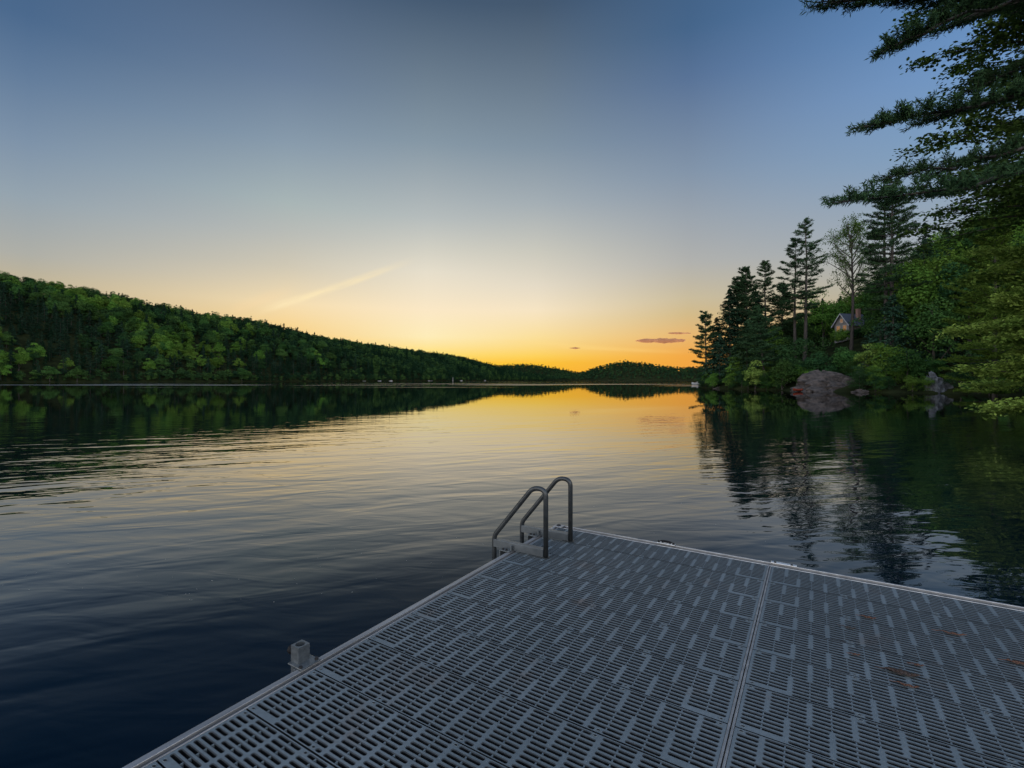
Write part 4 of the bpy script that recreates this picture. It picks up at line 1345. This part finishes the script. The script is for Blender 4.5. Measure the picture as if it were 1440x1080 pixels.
# ---------------------------------------------------------------- ladder
def arc_path(pts, rad, n=7):
    """polyline with rounded corners"""
    P = [Vector(p) for p in pts]; out = [P[0]]
    for i in range(1, len(P) - 1):
        a, b, c = P[i - 1], P[i], P[i + 1]
        r_ = rad[i - 1]
        u, v = (a - b).normalized(), (c - b).normalized()
        th = u.angle(v); t = min(r_ / math.tan(th / 2), (a - b).length * .49, (c - b).length * .49)
        s0, s1 = b + u * t, b + v * t
        for k in range(n + 1):
            f = k / n
            out.append(s0 * (1 - f) ** 2 + b * 2 * f * (1 - f) + s1 * f * f)
    out.append(P[-1]); return out


# ladder frame: local x runs out over the water (-E2), local y along the edge
LB = Vector((.243, 3.475, DECK))
lad = empty('ladder', LB, DRZ + math.pi)
tag(lad, 'dark grey swim ladder with two arched handrails at the dock corner', 'ladder')
for k, yy in enumerate((0.0, -.413)):
    pts = [(0, yy, .004), (0, yy, .487), (.105, yy, .494), (.447, yy, .085), (.447, yy, -.95)]
    path = arc_path(pts, [.10, .10, .10], 8)
    m = MB(); m.tube(path, .0178, 14); hr = m.build('handrail', ALU_DULL, lad, smooth=True)
    m = MB(); m.cyl(0, yy, .002, .006, .026, 14); m.build('foot_plate', ALU_DULL, hr)
    b = MB()
    b.box(.012, .44, yy - .0045 + .020, yy + .0045 + .020, .008, .062); b.box(.012, .44, yy - .022, yy + .0155, .0585, .0635)
    br = b.build('mounting_bracket', surf_mat('bracket_aluminium', (.075, .087, .096), (.10, .114, .124), 18, .36, .5), lad, bevel=.0015)
    c = MB(); c.box(.262, .352, yy + .0255, yy + .075, .0095, .016); c.box(.262, .272, yy + .0255, yy + .05, .016, .05); c.box(.345, .352, yy - .03, yy + .075, -.08, .0095)
    c.build('clamp', GALV, br, bevel=.001)
    c = MB(); c.cyl(.30, yy + .055, .016, .026, .008, 6); c.cyl(.33, yy + .055, .016, .026, .008, 6); c.build('bolt', DARKSTEEL, br)
for z in (-.18, -.45, -.72):
    m = MB(); m.box(.41, .485, -.395, -.018, z - .015, z + .012); m.build('step', ALU_DULL, lad, bevel=.004)

# ---------------------------------------------------------------- post bracket on the left edge
pe = at(430, 936, 2.165)
dv = Vector((pe.x - CORNER.x, pe.y - CORNER.y, 0))
ly = dv.x * .531 + dv.y * .8475
pb = empty('post_bracket', CORNER + Vector((.531 * ly, .8475 * ly, 0)), DRZ)
tag(pb, 'galvanised square pipe holder with a black knob bolted to the left dock edge', 'pipe holder')
m = MB()       # square sleeve with a round bore
s, rb, zt, zb = .028, .021, .086, -.16
cx, cy = -.040, 0.0
ring = [(cx + rb * math.cos(w), cy + rb * math.sin(w)) for w in np.linspace(0, 2 * math.pi, 25)[:-1]]


def sq_pt(w):
    c_, s_ = math.cos(w), math.sin(w); k = s / max(abs(c_), abs(s_)); return (cx + c_ * k, cy + s_ * k)


outer = [sq_pt(w) for w in np.linspace(0, 2 * math.pi, 25)[:-1]]
for i in range(24):
    j = (i + 1) % 24
    m.poly([(*ring[i], zt), (*outer[i], zt), (*outer[j], zt), (*ring[j], zt)])
    m.poly([(*outer[i], zt), (*outer[i], zb), (*outer[j], zb), (*outer[j], zt)])
    m.poly([(*ring[j], zt), (*ring[j], zb), (*ring[i], zb), (*ring[i], zt)])
m.build('sleeve', GALV, pb)
m = MB(); m.box(-.066, .034, -.045, .052, .008, .0145); m.box(-.009, -.003, -.055, .06, -.12, .008); m.build('flange', GALV, pb, bevel=.0015)
m = MB()
for bx, by in ((.018, .042), (.018, -.038)): m.cyl(bx, by, .0146, .0225, .008, 6)
m.build('bolt', DARKSTEEL, pb)
m = MB(); m.tube([(cx - s, 0, .045), (cx - s - .02, 0, .045)], .006, 8); m.tube([(cx - s - .018, 0, .045), (cx - s - .025, 0, .045), (cx - s - .040, 0, .045), (cx - s - .046, 0, .045)], [.012, .021, .021, .014], 8)
m.build('knob', BLACK, pb)

# ---------------------------------------------------------------- cleat on the far edge
pc = at(939, 765, 3.79)
dv = Vector((pc.x - CORNER.x, pc.y - CORNER.y, 0)); lx = dv.x * .8475 - dv.y * .531
ce = empty('mooring_cleat', CORNER + Vector((.8475 * lx, -.531 * lx, 0)), DRZ)
tag(ce, 'small aluminium cleat plate with black knobs on the far dock edge', 'cleat')
m = MB(); m.box(-.068, .068, -.032, .004, .0065, .013); m.build('base_plate', surf_mat('pale_cast_metal', (.5, .52, .53), (.64, .65, .66), 30, .35, .7), ce, bevel=.002)
m = MB(); m.tube([(-.03, -.012, .013), (-.026, -.012, .022), (.026, -.012, .022), (.03, -.012, .013)], .006, 8); m.tube([(-.045, -.012, .024), (-.02, -.012, .026), (.02, -.012, .026), (.045, -.012, .024)], [.004, .0075, .0075, .004], 8)
m.build('horn', BLACK, ce, smooth=True)
m = MB()
for x in (-.056, .056): m.cyl(x, -.018, .0131, .024, .0085, 8)
m.build('bolt', BLACK, ce)

# ---------------------------------------------------------------- dead leaves on the deck
DEADLEAF = surf_mat('dead_leaf', (.06, .024, .012), (.15, .058, .026), 30, .8)
DEADLEAF2 = surf_mat('dark_wet_leaf', (.018, .009, .005), (.05, .022, .01), 30, .6)


def on_deck(u, y):
    d = (HC - DECK) * F / (y - HOR); return Vector(((u - 720) / F * d, d, DECK + .002))


def dead_leaf(u, y, L, W, rz, mat, label, r, curl=.25):
    m = MB(); n = 9
    for i in range(n - 1):
        def sec(i):
            t = i / (n - 1); w = W / 2 * (math.sin(math.pi * min(1, t * .92 + .06)) ** .7) * (1 + .3 * math.sin(i * 2.6 + u)); x = (t - .5) * L
            z = .004 + curl * L * (t - .5) ** 2 + .002 * math.sin(i * 1.9)
            return [(x, -w, z + curl * w * .9), (x, 0, z), (x, w, z + curl * w * .7)]
        A, B = sec(i), sec(i + 1)
        for j in range(2): m.poly([A[j], B[j], B[j + 1], A[j + 1]])
    m.tube([(-L * .5, 0, .004 + curl * L * .25), (-L * .72, L * .05, .004), (-L * .85, L * .04, .006)], .0012, 5)
    o = m.build('dead_leaf', mat, None, smooth=True)
    o.location = on_deck(u, y); o.rotation_euler = (0, 0, rz)
    sm = o.modifiers.new('thick', 'SOLIDIFY'); sm.thickness = .0006
    return tag(o, label, 'leaf', 'dead leaves on the dock')


for a in ((1270, 949, .085, .03, -.5, DEADLEAF2, 'largest curled dark brown leaf on the right part of the dock'), (1257, 944, .05, .022, -.2, DEADLEAF2, 'small dark leaf touching the largest curled leaf'), (1277, 966, .055, .014, -.55, DEADLEAF, 'thin brown leaf just nearer than the largest curled leaf'),
          (1291, 937, .035, .012, -.4, DEADLEAF, 'short reddish leaf just beyond the largest curled leaf'), (1432, 934, .06, .02, -.4, DEADLEAF, 'reddish brown leaf at the right edge of the dock'),
          (1222, 870, .05, .016, -.5, DEADLEAF, 'reddish leaf on the far middle of the right section'), (1341, 893, .075, .016, -.45, DEADLEAF, 'long reddish leaf lying nearest the far edge'), (1203, 922, .03, .012, -.3, DEADLEAF, 'tiny orange brown leaf left of the largest curled leaf'),
          (1194, 884, .045, .012, -.5, DEADLEAF2, 'dark thin leaf near the joint on the right section')):
    a = list(a); a[2] *= 1.35; a[3] *= 1.35
    dead_leaf(*a, R3)

# ---------------------------------------------------------------- pollen specks drifting on the water
n = 5200
yy = 3.5 + 85 * R3.random(n) ** 1.05; xx = (R3.random(n) * 2.3 - 1.15) * yy
ok = np.array([shore_dist(a, b) < -.3 for a, b in zip(xx, yy)])
lx_ = (xx - CORNER.x) * .8475 - (yy - CORNER.y) * .531; ly_ = (xx - CORNER.x) * .531 + (yy - CORNER.y) * .8475
ok &= ~((lx_ > -.1) & (ly_ < .1))
xx, yy = xx[ok], yy[ok]; n = len(xx)
sz = .003 + .006 * R3.random(n) + .00035 * yy
V, Q = diamonds(np.stack([xx, yy, np.full(n, .003)], 1), np.tile([0, 0, 1.0], (n, 1)) + R3.normal(size=(n, 3)) * .02, sz, sz * .7, None, R3)
me = np_mesh('floating_pollen', V, Q, surf_mat('pollen', (.35, .33, .28), (.5, .47, .4), 5, .9))
tag(link(bpy.data.objects.new('floating_pollen', me)), 'pale pollen specks scattered over the dark water', 'pollen', kind='stuff')

# ------------------------------------------------------------------ camera and render settings
cam = bpy.data.cameras.new('camera'); co = link(bpy.data.objects.new('camera', cam))
cam.sensor_fit = 'HORIZONTAL'; cam.sensor_width = 36.0; cam.lens = F / 1440 * 36.0
cam.shift_y = -(540 - HOR) / 1440.0
cam.clip_start = .05; cam.clip_end = 20000
co.location = (0, 0, HC); co.rotation_euler = (math.pi / 2, 0, 0)
scene.camera = co
scene.render.engine = 'CYCLES'
cy = scene.cycles
cy.use_denoising = True
cy.max_bounces = 8; cy.diffuse_bounces = 4; cy.glossy_bounces = 3; cy.transmission_bounces = 4; cy.volume_bounces = 1
cy.use_adaptive_sampling = True
cy.sample_clamp_indirect = 6.0
scene.view_settings.view_transform = 'Standard'
scene.view_settings.look = 'None'
scene.view_settings.exposure = 0.0
scene.view_settings.gamma = 1.0
